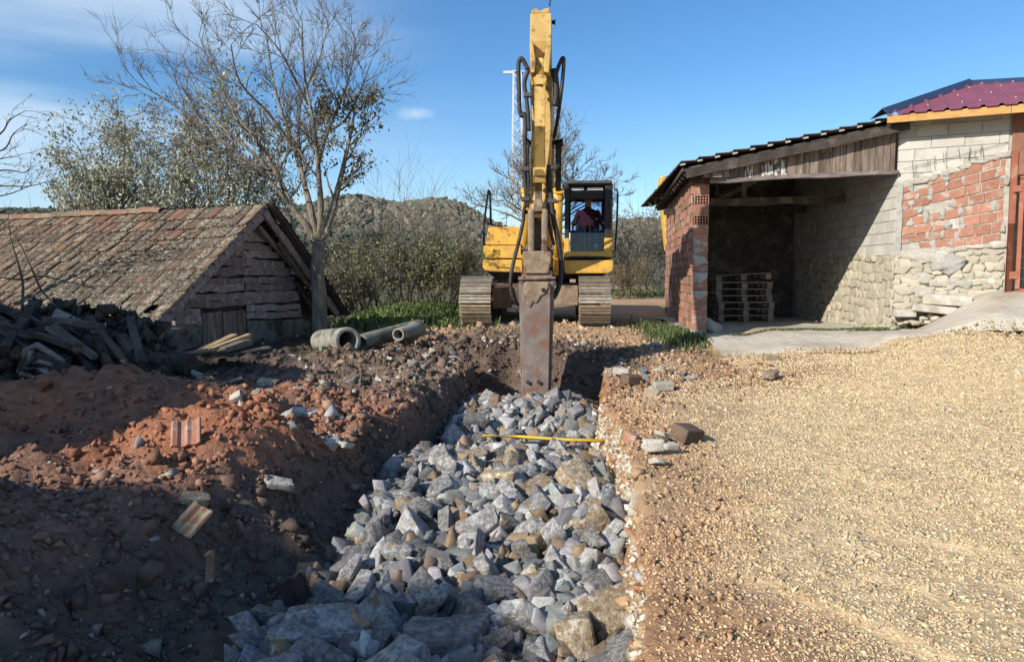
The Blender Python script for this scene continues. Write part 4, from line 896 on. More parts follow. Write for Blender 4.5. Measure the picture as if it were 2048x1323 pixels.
for sx in (-1, 1):
    tm = MB(); n = 60; v = []
    for i in range(n):
        (yy, zz), _ = loop(i/n, -.02); (y2, z2), _ = loop(i/n, -.10)
        for xx in (-.11, .11): v += [(sx*TRK+xx, yy, zz), (sx*TRK+xx, y2, z2)]
    f = []
    for i in range(n):
        a, b = 4*i, 4*((i+1) % n); f += [(a, b, b+2, a+2), (a+1, a+3, b+3, b+1), (a, a+1, b+1, b), (a+2, b+2, b+3, a+3)]
    tm.add(v, f); tm.span((sx*TRK-.12, -1.25, .25), (sx*TRK+.12, 1.25, .62))
    tr = eb(tm, 'track', M['darkgrey'])
    for yy in (-HL, HL): MB().tube([(sx*TRK-.07, yy, TR+.03), (sx*TRK+.07, yy, TR+.03)], .33, 20).build('track_wheel', M['brownsteel'], tr, .02)
    for yy in np.linspace(-1.2, 1.2, 6): MB().tube([(sx*TRK-.10, yy, .16), (sx*TRK+.10, yy, .16)], .10, 12).build('roller', M['brownsteel'], tr)
    for i in range(50):
        (yy, zz), (ny, nz) = loop(i/50+.003, 0); o = obj('track_shoe', SHOE, tr); a = math.atan2(nz, ny)-PI/2
        o.location = (sx*TRK, yy, zz); o.rotation_euler = (a, 0, 0)
fr = eb(MB().span((-.86, -1.0, .36), (.86, 1.0, .80)), 'undercarriage_frame', M['brownsteel'], bev=.02)
eb(MB().hexa([Vector(q) for q in ((-.86,-1.5,.30),(-.5,-1.05,.30),(-.5,-1.01,.30),(-.86,-1.01,.30),(-.86,-1.5,.72),(-.5,-1.05,.74),(-.5,-1.01,.74),(-.86,-1.01,.72))]), 'frame_leg', M['brownsteel'], bev=.02)
eb(MB().span((.25, -1.32, .36), (.84, -1.0, .76)), 'frame_plate', M['muddysteel'], bev=.02)
eb(MB().tube([(0, 0, .78), (0, 0, 1.06)], .68, 32), 'slewing_ring', M['darkgrey'])
# upper body
def bx(px0, py0, px1, py1, yl, depth): a = xl(px0, py1, yl); b = xl(px1, py0, yl); return (a.x, yl, a.z), (b.x, yl+depth, b.z)
a = xl(985, 556, -1.1); b = xl(1205, 543, -1.1)
eb(MB().hexa([Vector(q) for q in ((a.x+.05,-1.0,a.z-.02),(b.x-.08,-1.0,a.z-.02),(b.x-.1,2.4,a.z-.02),(a.x+.1,2.4,a.z-.02),(a.x-.12,-1.25,b.z+.03),(b.x+.16,-1.25,b.z+.03),(b.x+.16,2.6,b.z+.03),(a.x-.12,2.6,b.z+.03))]), 'deck_underside', M['black'])
def slab(pts, yl, depth, name, m, par=None, bev=.03):          # outline traced in the machine's front plane, pushed back by its depth
    mb = MB(); mb.prism([(q.x, q.z) for q in (xl(*p, yl) for p in pts)], (0, yl, 0), (1, 0, 0), ZU, (0, depth, 0)); return eb(mb, name, m, par, bev)
slab([(965, 519), (1046, 519), (1046, 545), (982, 543), (970, 541), (965, 534)], -1.30, 3.4, 'lower_panel', M['yellow'])
lb = slab([(967, 491), (1046, 491), (1046, 516.5), (970, 517), (967, 508)], -1.27, 3.2, 'toolbox_panel', M['yellow'], bev=.025)
slab([(971, 488), (977, 453), (1046, 453), (1046, 489.5), (971, 489.5)], -1.22, 2.9, 'tank_panel', M['yellow'], bev=.035)
slab([(984, 498), (999, 498), (999, 509), (984, 509)], -1.285, .02, 'badge_plate', M['yelrod'], bev=0)
for i, (yy, w0) in enumerate(((500.2, 985.5), (503.2, 985.5), (506.4, 985.5))): 
    mb = MB()
    for j in range(4): 
        a = xl(w0+3.3*j, yy+1.0, -1.292); b = xl(w0+2.3+3.3*j, yy-.6, -1.292); mb.span((a.x, -1.292, a.z), (b.x, -1.286, b.z))
    eb(mb, 'badge_lettering', M['black'])
slab([(982, 530), (1024, 531), (1024, 536), (1000, 534)], -1.33, .06, 'step_ledge', M['yellow'], bev=.008)
slab([(996, 443), (1004, 443), (1005, 455), (995, 455)], -.6, .12, 'filler_neck', M['yellow'], bev=.015)
eb(MB().span((-1.0, .2, 1.1), (1.2, 2.5, 1.78)), 'engine_hood', M['yellow'], bev=.05)
eb(MB().span((-1.22, 2.5, 1.0), (1.25, 3.0, 1.75)), 'counterweight', M['yellow'], bev=.12)
# handrails
h = [xl(968, 490, -1.2), xl(968, 446, -1.2), xl(977, 379, -1.2), xl(980, 384, -1.2), xl(982, 448, -1.2), xl(976, 448, -1.2), xl(968, 440, -1.2)]
eb(MB().tube(h[:4], .022, 8).tube([h[3], h[4]], .022, 8).tube([h[5]+Vector((.0, 0, .0)), h[5]+Vector((.35, .4, -.04))], .022, 8).tube([h[6], h[5]], .02, 8), 'handrail', M['black'])
h = [xl(1228, 379, -1.35), xl(1233, 379, -1.35), xl(1235.5, 384, -1.35), xl(1234, 440, -1.35), xl(1230, 502, -1.35), xl(1226, 502, -1.35)]
eb(MB().tube(h, .019, 8), 'handrail', M['black'])
# cab
YF, YB = -1.45, .12
c0 = xl(1129, 514, YF); c1 = xl(1226, 362, YF); X0, X1, Z0, Z1 = c0.x, c1.x, c0.z, c1.z
cab = eb(MB().span((X0, YF, Z0-.02), (X1, YB, Z0+.02)), 'cab', M['black'])
def cb(mb, name, m, bev=.0): return mb.build(name, m, cab, bev)
zs = xl(1130, 476, YF).z; t = .085
cb(MB().hexa([Vector(q) for q in ((X0-.0,YF,Z1-.08),(X1,YF,Z1-.08),(X1,YB,Z1-.06),(X0,YB,Z1-.06),(X0+.05,YF+.03,Z1+.02),(X1-.03,YF+.03,Z1+.02),(X1-.03,YB,Z1+.03),(X0+.05,YB,Z1+.03))]), 'cab_roof', M['black'], .02)
cb(MB().beam((X0+.03, YF-.03, Z1-.02), (X1-.02, YF-.03, Z1-.02), .05, .06), 'roof_lip', M['darkgrey'], .01)
for xx, yy in ((X0+t/2, YF+.05), (X1-.075, YF+.05), (X0+t/2, YB-.05), (X1-t/2, YB-.05)):
    wd = .15 if (xx > 0 and yy < 0 and xx > (X0+X1)/2) else t
    if yy < -1: cb(MB().beam((xx, yy, zs), (xx, yy, Z1-.06), wd, .10, Vector((0, 1, 0))), 'cab_pillar', M['black'], .012); cb(MB().beam((xx, yy-.004, Z0), (xx, yy-.004, zs), wd+.008, .10, Vector((0, 1, 0))), 'pillar_panel', M['yellow'], .012)
    else: cb(MB().beam((xx, yy, Z0), (xx, yy, Z1-.06), t, .10, Vector((0, 1, 0))), 'cab_pillar', M['black'], .012)
cb(MB().tube([(X1-.025, YF-.02, zs+.02), (X1-.025, YF-.02, Z1-.35)], .022, 8), 'door_rail', M['worn'])
cb(MB().beam((X0, YF+.05, Z0+.045), (X1, YF+.05, Z0+.045), .10, .13, ZU), 'front_sill', M['yellow'], .012)
slab([(1129, 520), (1227, 520), (1227, 536), (1224, 543), (1216, 546.5), (1132, 547), (1129, 544)], -1.50, 1.9, 'cab_skirt', M['yellow'], bev=.02)
rw0 = xl(1141, 478, YB); rw1 = xl(1203, 404, YB)                     # rear wall with its window
for a, b in (((X0, Z0), (rw0.x, Z1-.06)), ((rw1.x, Z0), (X1, Z1-.06)), ((rw0.x, Z0), (rw1.x, rw0.z)), ((rw0.x, rw1.z), (rw1.x, Z1-.06))):
    cb(MB().span((a[0], YB-.03, a[1]), (b[0], YB, b[1])), 'rear_panel', M['black'])
cb(MB().span((rw0.x, YB-.02, rw0.z), (rw1.x, YB-.012, rw1.z)), 'rear_window', M['glass'])
cb(MB().span((X0, YF+.1, Z0), (X0+.03, YB, zs+.05)), 'side_panel', M['yellow']); cb(MB().span((X1-.03, YF+.1, Z0), (X1, YB, zs+.05)), 'side_panel', M['yellow'])
cb(MB().span((X0+.01, YF+.1, zs+.05), (X0+.018, YB-.1, Z1-.06)), 'side_window', M['glass']); cb(MB().span((X1-.018, YF+.1, zs+.05), (X1-.01, YB-.1, Z1-.06)), 'side_window', M['glass'])
cb(MB().beam(((X0+X1)/2-.2, YF+.35, Z1-.30), ((X0+X1)/2+.2, YF+.35, Z1-.30), .5, .02) if False else MB().hexa([Vector(q) for q in ((X0+.08,YF+.12,Z1-.34),(X1-.14,YF+.12,Z1-.34),(X1-.14,YB-.3,Z1-.14),(X0+.08,YB-.3,Z1-.14),(X0+.08,YF+.10,Z1-.10),(X1-.14,YF+.10,Z1-.10),(X1-.14,YB-.3,Z1-.10),(X0+.08,YB-.3,Z1-.10))]), 'folded_windscreen', M['black'], .02)
a = xl(1142, 380, YF+.02); b = xl(1206, 374, YF+.02)
cb(MB().span((a.x, YF+.07, a.z), (a.x+.25, YF+.09, b.z)).span((b.x-.30, YF+.07, a.z), (b.x, YF+.09, b.z)), 'windscreen_glint', M['galv'])  # pale strip stands in for the reflection in the folded windscreen
a = xl(1139, 508, YF); b = xl(1217, 465, YF)
cb(MB().span((a.x, YF+.03, a.z), (b.x, YF+.04, b.z)), 'lower_front_glass', M['glass'])
cb(MB().tube([(a.x, YF+.02, b.z), (a.x, YF+.02, a.z+.06), (a.x+.06, YF+.02, a.z), (b.x-.06, YF+.02, a.z), (b.x, YF+.02, a.z+.06), (b.x, YF+.02, b.z)], .014, 6), 'glass_seal', M['galv'])
for dx in (.66, .56):
    xx = X0+dx-.16; cb(MB().tube([(xx, YF+.25, Z0+.10), (xx, YF+.22, Z0+.62)], .013, 6).tube([(xx-.08, YF+.22, Z0+.62), (xx+.08, YF+.22, Z0+.625)], .012, 6), 'travel_lever', M['worn'])
SX, SY = xl(1176, 440, -.55).x, -.55
cb(MB().span((SX-.26, SY-.25, Z0+.30), (SX+.26, SY+.27, Z0+.45)), 'seat', M['black'], .05); cb(MB().span((SX-.25, SY+.25, Z0+.40), (SX+.25, SY+.36, Z0+.82)), 'seat_back', M['black'], .05); cb(MB().span((SX-.2, SY-.15, Z0), (SX+.2, SY+.2, Z0+.3)), 'seat_base', M['darkgrey'], .02)
for sx in (-1, 1): cb(MB().span((SX+sx*.32-.09, SY-.25, Z0+.3), (SX+sx*.32+.09, SY+.25, Z0+.56)), 'console', M['black'], .03); cb(MB().tube([(SX+sx*.32, SY-.15, Z0+.56), (SX+sx*.31, SY-.2, Z0+.76)], [.014, .024], 8), 'joystick', M['rubber'])
# boom
yT = -5.75                                                # depth of the arm in the machine's frame
xb = lambda y: float(np.interp(y, [-5.8, -1.2], [xl(1081, 150, yT).x, xl(1089, 480, -1.2).x]))
tip = xl(1082, 150, yT+.15); foot = Vector((xb(-.95), -.95, 1.70))
pin = xl(1085, 283, -3.4)
BP = [(-.75, 1.45), (-1.1, 1.55), (-2.4, pin.z-.55), (-3.2, pin.z+.0), (-4.4, tip.z-.50), (-5.50, tip.z-.25), (-5.62, tip.z-.1), (-5.55, tip.z+.12), (-4.6, tip.z+.12), (-3.2, pin.z+.62), (-2.3, pin.z+.15), (-.9, 2.1), (-.68, 1.75)]
mb = MB(); v = []
for sx in (-1, 1):
    for y, z in BP: v.append((xb(y)+sx*(.15 if y < -4 else .19), y, z))
k = len(BP); mb.add(v, [tuple(range(k)), tuple(range(k, 2*k))[::-1]]+[(i, k+i, k+(i+1) % k, (i+1) % k) for i in range(k)])
eb(mb, 'boom', M['faded'], bev=.015)
eb(MB().span((xb(-1)-.33, -1.28, 1.12), (xb(-1)-.22, -.5, 2.0)).span((xb(-1)+.22, -1.28, 1.12), (xb(-1)+.33, -.5, 2.0)), 'boom_bracket', M['yellow'], bev=.03)
pl_, pr_ = xl(1052, 285, -3.3), xl(1119, 285, -3.3)
eb(MB().tube([pl_-Vector((.05, 0, 0)), pr_+Vector((.06, 0, 0))], .065, 14).tube([pr_+Vector((-.04, 0, 0)), pr_+Vector((.05, 0, 0))], .10, 14).tube([pl_-Vector((.05, 0, 0)), pl_+Vector((.04, 0, 0))], .10, 14), 'boom_pin', M['black'])
for cx, px_b, px_t in ((1, 1115, 1117), (-1, 1052, 1053)):         # lift cylinders
    top = xl(px_t, 285, -3.3); bot = xl(px_b, 545, -1.5); mid = xl((1113 if cx > 0 else 1054), 378, -2.6)
    d = (top-bot).normalized(); L = (top-bot).length; q = bot+d*(L*.66)
    cy = eb(MB().tube([bot, bot+d*.05, q], .085, 18).tube([q-d*.16, q+d*.02], .105, 18).tube([bot+d*(L*.12), bot+d*(L*.14)], .095, 18), 'lift_cylinder', M['yellow'])
    MB().tube([q, top], .05, 12).build('cylinder_rod', M['black'], cy)
# arm
A0, A1 = xl(1081.5, 20, yT+.05), xl(1076, 515, yT-.05)
def at_(py, dy=0): p = xl(1081.5+(py-20)/495*(-5.5), py, yT+dy); return p
def arm_sect(py, w0, w1, dy0, dy1): a = xl(w0, py, yT); b = xl(w1, py, yT); return [(a.x, yT+dy0, a.z), (b.x, yT+dy0, a.z), (b.x, yT+dy1, a.z), (a.x, yT+dy1, a.z)]
secs = [arm_sect(26, 1060.5, 1103, .02, .34), arm_sect(85, 1060, 1103, -.05, .40), arm_sect(120, 1060, 1103, .0, .50), arm_sect(160, 1059, 1104, .12, .58), arm_sect(250, 1062, 1103, .12, .50), arm_sect(380, 1060, 1100, .06, .36), arm_sect(425, 1059, 1098, -.02, .30)]
mb = MB(); v = [q for s in secs for q in s]; f = [(0, 1, 2, 3), tuple(4*(len(secs)-1)+k for k in (3, 2, 1, 0))]
for i in range(len(secs)-1):
    for k in range(4): f.append((4*i+k, 4*(i+1)+k, 4*(i+1)+(k+1) % 4, 4*i+(k+1) % 4))
mb.add(v, f); arm = eb(mb, 'arm', M['faded'], bev=.012)
def ab(mb, name, m, bev=0): return mb.build(name, m, arm, bev)
a = xl(1063, 25, yT); b = xl(1099, 13, yT); ab(MB().prism([(a.x, a.z), (b.x, a.z), (b.x, b.z), (b.x-.07, b.z-.005), (b.x-.10, b.z-.03), (a.x+.10, b.z-.03), (a.x+.06, b.z+.01), (a.x, b.z-.02)], (0, yT+.05, 0), (1, 0, 0), ZU, (0, .25, 0)), 'arm_end_lug', M['faded'], .015)
for s, pts in ((-1, [(1061, 82), (1066, 84), (1069, 108), (1072, 125), (1070, 148), (1062, 150), (1060, 95)]), (1, [(1103, 82), (1097, 84), (1091, 108), (1088, 125), (1088, 148), (1098, 150), (1103, 95)])):
    ab(MB().prism([(xl(*p, yT-.1).x, xl(*p, yT-.1).z) for p in pts], (0, yT-.20, 0), (1, 0, 0), ZU, (0, .22, 0)), 'cylinder_lug', M['faded'], .01)
cyl = ab(MB().tube([xl(1080, 152, yT-.1), xl(1079, 352, yT-.1)], .075, 20).tube([xl(1080, 156, yT-.1), xl(1080, 172, yT-.1)], .092, 20).tube([xl(1080, 118, yT-.1), xl(1080, 154, yT-.1)], [.05, .065], 16).tube([xl(1079, 336, yT-.1), xl(1079, 366, yT-.1)], .088, 20), 'bucket_cylinder', M['faded'])
MB().tube([xl(1077, 364, yT-.1), xl(1077, 402, yT-.1)], .048, 16).build('cylinder_rod', M['chrome'], cyl); MB().tube([xl(1077, 400, yT-.1), xl(1077, 424, yT-.12)], .062, 14).build('rod_eye', M['muddysteel'], cyl)
ab(MB().span(*[tuple(q) for q in (xl(1090, 142, yT-.12), xl(1101, 153, yT-.02))]), 'hose_clamp', M['faded'], .02)
ab(MB().tube([xl(1045, 424, yT+.05), xl(1112, 424, yT+.05)], .035, 12), 'link_pin', M['darkgrey'])
for w0, w1 in ((1056, 1069), (1083, 1096)): 
    a = xl(w0, 505, yT-.08); b = xl(w1, 418, yT-.08); ab(MB().span((a.x, yT-.16, a.z), (b.x, yT+.10, b.z)), 'link_arm', M['muddysteel'], .03)
a = xl(1060, 440, yT); b = xl(1092, 428, yT); ab(MB().tube([(a.x, yT-.05, a.z), (b.x, yT-.05, a.z)], .045, 14), 'link_boss', M['muddysteel'])
a = xl(1066, 500, yT+.1); b = xl(1088, 435, yT+.1); ab(MB().span((a.x, yT+.08, a.z), (b.x, yT+.2, b.z)), 'arm_nose', M['muddysteel'], .02)
for px_, s in ((1049, -1), (1100, 1)): 
    q = xl(px_, 499, yT-.02); ab(MB().tube([q-Vector((.05, 0, 0)), q+Vector((.05, 0, 0))], .085, 16), 'pin_boss', M['worn'], .01)
# hydraulic hammer
q0 = xl(1048, 547, yT-.1); q1 = xl(1101, 502, yT-.1)
ham = eb(MB().prism([(xl(1048, 505, yT-.1).x, xl(0, 505, yT-.1).z), (xl(1103, 505, yT-.1).x, xl(0, 505, yT-.1).z), (xl(1102, 525, yT-.1).x, xl(0, 525, yT-.1).z), (xl(1097, 547, yT-.1).x, q0.z), (xl(1050, 547, yT-.1).x, q0.z), (xl(1048, 525, yT-.1).x, xl(0, 525, yT-.1).z)], (0, yT-.28, 0), (1, 0, 0), ZU, (0, .5, 0)), 'hydraulic_hammer', M['muddysteel'], bev=.015)
def hm(mb, name, m, bev=0): return mb.build(name, m, ham, bev)
hm(MB().prism([(xl(p, 540, yT-.1).x, xl(0, z, yT-.1).z) for p, z in ((1046, 540), (1104, 540), (1108, 566), (1040, 566))], (0, yT-.24, 0), (1, 0, 0), ZU, (0, .44, 0)), 'mounting_bracket', M['muddysteel'], .02)
hm(MB().tube([xl(1037, 559, yT-.25), xl(1111, 559, yT-.25)], .026, 10), 'bracket_bolt', M['worn'])
for px_ in (1042, 1106): hm(MB().tube([xl(px_, 553, yT-.25), xl(px_, 566, yT-.25)], .04, 10), 'bolt_nut', M['worn'])
zt, zb = xl(0, 562, yT).z, xl(0, 799, yT-.1).z
for px_t, px_b in ((1043, 1047), (1105, 1097)):
    a = xl(px_t, 562, yT-.15).x; b = xl(px_b, 770, yT-.15).x
    pl = [(yT-.28, zt), (yT+.26, zt), (yT+.30, zt-.5), (yT+.14, zb+.25), (yT+.04, zb+.02), (yT-.22, zb+.02), (yT-.28, zt-.6)]
    mb = MB(); v = []
    for dx in (-.026, .026): v += [((a+dx)+(b-a)*((zt-z)/(zt-zb)), y, z) for y, z in pl]
    k = len(pl); mb.add(v, [tuple(range(k)), tuple(range(k, 2*k))[::-1]]+[(i, k+i, k+(i+1) % k, (i+1) % k) for i in range(k)]); hm(mb, 'side_plate', M['worn'], .01)
def fpl(pts, y0, dep, name, m, bev=.012): return hm(MB().prism([(xl(*p, y0).x, xl(*p, y0).z) for p in pts], (0, y0, 0), (1, 0, 0), ZU, (0, dep, 0)), name, m, bev)
fpl([(1046, 566), (1101, 566), (1101, 600), (1097, 796), (1093, 803), (1048, 803), (1044, 796), (1044, 600)], yT-.33, .40, 'front_plate', M['worn'])
fpl([(1048, 563), (1098, 563), (1097, 574), (1090, 588), (1082, 592), (1074, 606), (1066, 604), (1060, 616), (1053, 608), (1049, 590)], yT-.355, .05, 'mud_cake', M['muddysteel'], .02)
for px_, py_, r_0 in ((1087, 580, .030), (1056, 764, .028), (1078, 764, .028)): hm(MB().tube([xl(px_, py_, yT-.365), xl(px_, py_, yT-.30)], r_0, 12), 'bolt_hole', M['black'])
hm(MB().tube([xl(1072, 790, yT-.1), xl(1072, 830, yT-.1)], .075, 14), 'chisel', M['worn'])
# hoses
def hose(pts, r=.024, m='rubber', name='hose'):
    P_ = [xl(a, b, c) for a, b, c in pts]; q = []
    for i in range(len(P_)-1):
        p0, p1, p2, p3 = P_[max(i-1, 0)], P_[i], P_[i+1], P_[min(i+2, len(P_)-1)]
        for k in range(6):
            t = k/6; q.append(.5*((2*p1)+(p2-p0)*t+(2*p0-5*p1+4*p2-p3)*t*t+(3*p1-p0-3*p2+p3)*t**3))
    eb(MB().tube(q+[P_[-1]], r, 8), name, M[m])
hose([(1056, 140, yT), (1049, 125, yT), (1042, 117, yT), (1037, 130, yT), (1038, 175, yT), (1039, 215, yT), (1043, 232, yT), (1049, 228, yT), (1051, 250, yT), (1050, 285, yT), (1052, 330, yT)], .030)
hose([(1112, 150, yT), (1119, 128, yT), (1127, 116, yT), (1126, 150, yT), (1121, 195, yT), (1115, 240, yT+.3), (1108, 275, yT+.5)], .026)
hose([(1108, 138, yT), (1111, 160, yT), (1113, 190, yT), (1110, 212, yT)], .045)
hose([(1058, 138, yT), (1049, 165, yT), (1052, 190, yT), (1056, 225, yT), (1058, 262, yT)], .028)
hose([(1052, 300, yT), (1049, 340, yT), (1052, 395, yT), (1048, 420, yT), (1046, 445, yT), (1037, 485, yT-.1), (1027, 525, yT-.2), (1021, 560, yT-.25), (1024, 590, yT-.25), (1033, 605, yT-.2), (1042, 612, yT-.1)], .026)
hose([(1098, 330, yT), (1101, 385, yT), (1106, 430, yT), (1114, 470, yT), (1122, 520, yT), (1121, 555, yT), (1115, 580, yT-.1), (1106, 596, yT-.1)], .036)
hose([(1095, 350, yT), (1096, 395, yT), (1097, 440, yT), (1108, 490, yT)], .022)
hose([(1055, 285, yT), (1056, 330, yT), (1057, 372, yT), (1055, 415, yT)], .020)
hose([(1104, 285, yT+.4), (1109, 278, yT+.5), (1113, 268, yT+.6), (1110, 262, yT+.6)], .010)
for px_, py_ in ((1050, 338), (1051, 398), (1056, 190), (1106, 335), (1104, 402)): q = xl(px_, py_, yT); eb(MB().span((q.x-.06, q.y-.04, q.z-.03), (q.x+.06, q.y+.06, q.z+.03)), 'hose_bracket', M['darkgrey'], bev=.01)
hose([(1099, 12, yT+.1), (1100, 2, yT+.1), (1103, -14, yT+.1)], .012, name='work_light_cable')
q = xl(1105, 45, yT+.15); eb(MB().tube([q-Vector((.04, 0, 0)), q+Vector((.04, 0, 0))], .045, 12), 'tail_pin', M['black'])

# ---------------------------------------------------------------- the operator
def skin_body(name, verts, edges, rad, root=0, sub=2):
    me = bpy.data.meshes.new(name); me.from_pydata(verts, edges, []); o = bpy.data.objects.new(name, me); C.objects.link(o)
    o.modifiers.new('s', 'SKIN')
    for i, r in enumerate(rad): me.skin_vertices[0].data[i].radius = (r, r) if not hasattr(r, '__len__') else r
    me.skin_vertices[0].data[root].use_root = True
    if sub: s = o.modifiers.new('ss', 'SUBSURF'); s.levels = sub; s.render_levels = sub
    dg = bpy.context.evaluated_depsgraph_get(); dg.update(); m2 = bpy.data.meshes.new_from_object(o.evaluated_get(dg))
    bpy.data.objects.remove(o); bpy.data.meshes.remove(me); m2.name = name; return m2
pv = Vector((SX, SY, Z0+.52)); person = empty('person', EO+ex_*pv.x+ey_*pv.y+ZU*pv.z, TH)
tag(person, 'operator in a dark maroon sweater and red ear defenders seated in the excavator cab', 'person')
V = []; EG = []; RD = []
def vtx(p, r, par=None):
    V.append(p); RD.append(r)
    if par is not None: EG.append((par, len(V)-1))
    return len(V)-1
pe = vtx((0, 0, 0), (.15, .12)); ab_ = vtx((0, .03, .17), (.155, .115), pe); ch = vtx((0, .05, .36), (.165, .12), ab_); nk0 = vtx((0, .04, .49), (.085, .075), ch); nk = vtx((0, .01, .55), .055, nk0)
h0 = vtx((0, -.02, .63), (.075, .085), nk); h1 = vtx((0, -.02, .72), (.082, .098), h0); h2 = vtx((0, -.01, .79), (.066, .075), h1)
no = vtx((0, -.125, .675), .014, h0)
for s in (-1, 1):
    sh = vtx((s*.19, .04, .43), .072, ch); el = vtx((s*.29, -.02, .17), .052, sh); wr = vtx((s*.30, -.21, .20), .034, el); pm = vtx((s*.302, -.285, .205), (.040, .024), wr)
    for k in range(4):
        a = vtx((s*.302+(k-1.5)*.019, -.335, .205), .0095, pm); b = vtx((s*.302+(k-1.5)*.019, -.365+.006*abs(k-1.5), .185), .0088, a); vtx((s*.302+(k-1.5)*.019, -.352, .160), .008, b)
    a = vtx((s*.268, -.275, .20), .011, wr); vtx((s*.262, -.325, .185), .009, a)
    hi = vtx((s*.10, -.04, -.02), .098, pe); kn = vtx((s*.16, -.44, .03), .068, hi); ank = vtx((s*.15, -.52, -.36), .045, kn); vtx((s*.15, -.64, -.40), .04, ank)
bm_ = skin_body('body', V, EG, RD, pe, 2)
for m in ('cloth', 'skin', 'jeans', 'black'): bm_.materials.append(M[m])
for p in bm_.polygons:
    c = p.center; p.use_smooth = True
    p.material_index = 3 if c.z < -.33 else 2 if (c.z < .03 or c.y < -.30 and c.z < .12 and abs(c.x) < .24) and not (abs(c.x) > .25 and c.z > .1) else 1 if (c.z > .535 or (c.y < -.20 and abs(c.x) > .22 and c.z > .12)) else 0
body = obj('body', bm_, person)
v, f = ICO[3]; k = (v[:, 2] > -.15) | (v[:, 1] > .25); hv = v*np.array((.098, .115, .105)); fk = [q for q in f if all(k[i] and not (v[i, 1] < -.35 and v[i, 2] < .45) for i in q)]
obj('hair', npmesh('hair', hv+np.array((0, -.012, .735)), np.array(fk), M['hair'], None, True), person)
for s in (-1, 1):
    MB().tube([(s*.085, -.01, .69), (s*.125, -.01, .69)], [.048, .040], 14).build('ear_cup', M['redplastic'], person, .008)
    v, f = ICO[2]; obj('eye', npmesh('eye', v*.013+np.array((s*.032, -.105, .705)), f, M['hair'], None, True), person)
MB().tube([(math.cos(a)*.108, -.01, .69+math.sin(a)*.155) for a in np.linspace(0, PI, 13)], .009, 8).build('ear_defender_band', M['black'], person)
v, f = ICO[2]; obj('mouth', npmesh('mouth', v*np.array((.026, .006, .005))+np.array((0, -.104, .635)), f, M['redplastic'], None, True), person)
# ================================================================ things lying about the yard
def pipe(name, a, b, r0, r1, ri, m, label, bell=None):
    a = Vector(a); b = Vector(b); d = (b-a).normalized(); L = (b-a).length; x, _, y = frame(d); n = 28
    prof = [(0, ri), (0, r0), (.03, r0+.004), (L*.5, (r0+r1)/2+.004), (L, r1)] if not bell else [(0, ri), (0, r0), (L-.32, r0), (L-.22, bell), (L, bell), (L, ri)]
    if not bell: prof.append((L, ri))
    v = []; f = []; k = len(prof)
    for t, r in prof:
        for i in range(n): v.append(a+d*t+(x*math.cos(2*PI*i/n)+y*math.sin(2*PI*i/n))*r)
    for j in range(k):
        for i in range(n): f.append((j*n+i, j*n+(i+1) % n, ((j+1) % k)*n+(i+1) % n, ((j+1) % k)*n+i))
    mb = MB(); mb.add(v, f, 0, True); o = mb.build(name, M[m]); bevel(o, .008, 2); tag(o, label, 'pipe'); return o
pipe('concrete_pipe', P(697, 681, 11.2), P(644, 684, 12.1), .205, .205, .145, 'palecrete', 'short wide concrete pipe with dark open end beside the hut tree')
pipe('concrete_pipe', P(722, 684, 11.7), P(838, 652, 13.2), .125, .125, .09, 'darkcrete', 'long dark mossy pipe lying behind the two open pipe ends')
pipe('concrete_pipe', P(796, 669, 11.7), P(838, 656, 12.5), .105, .105, .075, 'palecrete', 'small pipe with bell end and oval opening right of the wide pipe', .135)
def board(name, a, b, wd, th, m, label, cat, group=None, up=ZU): o = wavy_beam(Vector(a), Vector(b), wd, th, .004, 3, int(abs(a[0]*1000)) % 997, up).build(name, M[m]); bevel(o, .004, 1); tag(o, label, cat, group); return o
PW = 'palewood'
board('plank', P(388, 708, 9.6), P(470, 670, 10.1), .14, .045, PW, 'yellowish plank leaning upward, left one of the heap before the hut door', 'plank')
board('plank', P(420, 700, 9.6), P(499, 670, 10.1), .09, .05, PW, 'narrow yellowish plank, uppermost of the heap before the hut door', 'plank')
board('plank', P(410, 712, 9.7), P(455, 690, 10.0), .20, .05, PW, 'short broad yellow plank in the middle of the heap before the hut door', 'plank')
board('plank', P(445, 700, 9.6), P(500, 683, 10.0), .12, .08, 'palletwood', 'pale grey squared plank at the right of the heap before the hut door', 'plank')
board('plank', P(420, 713, 9.6), P(540, 694, 10.0), .16, .03, 'darkwood', 'long dark board lying flat under the yellowish planks', 'plank')
board('plank', P(370, 706, 9.4), P(430, 700, 9.7), .10, .03, 'oldwood', 'grey board end at the left foot of the plank heap', 'plank')
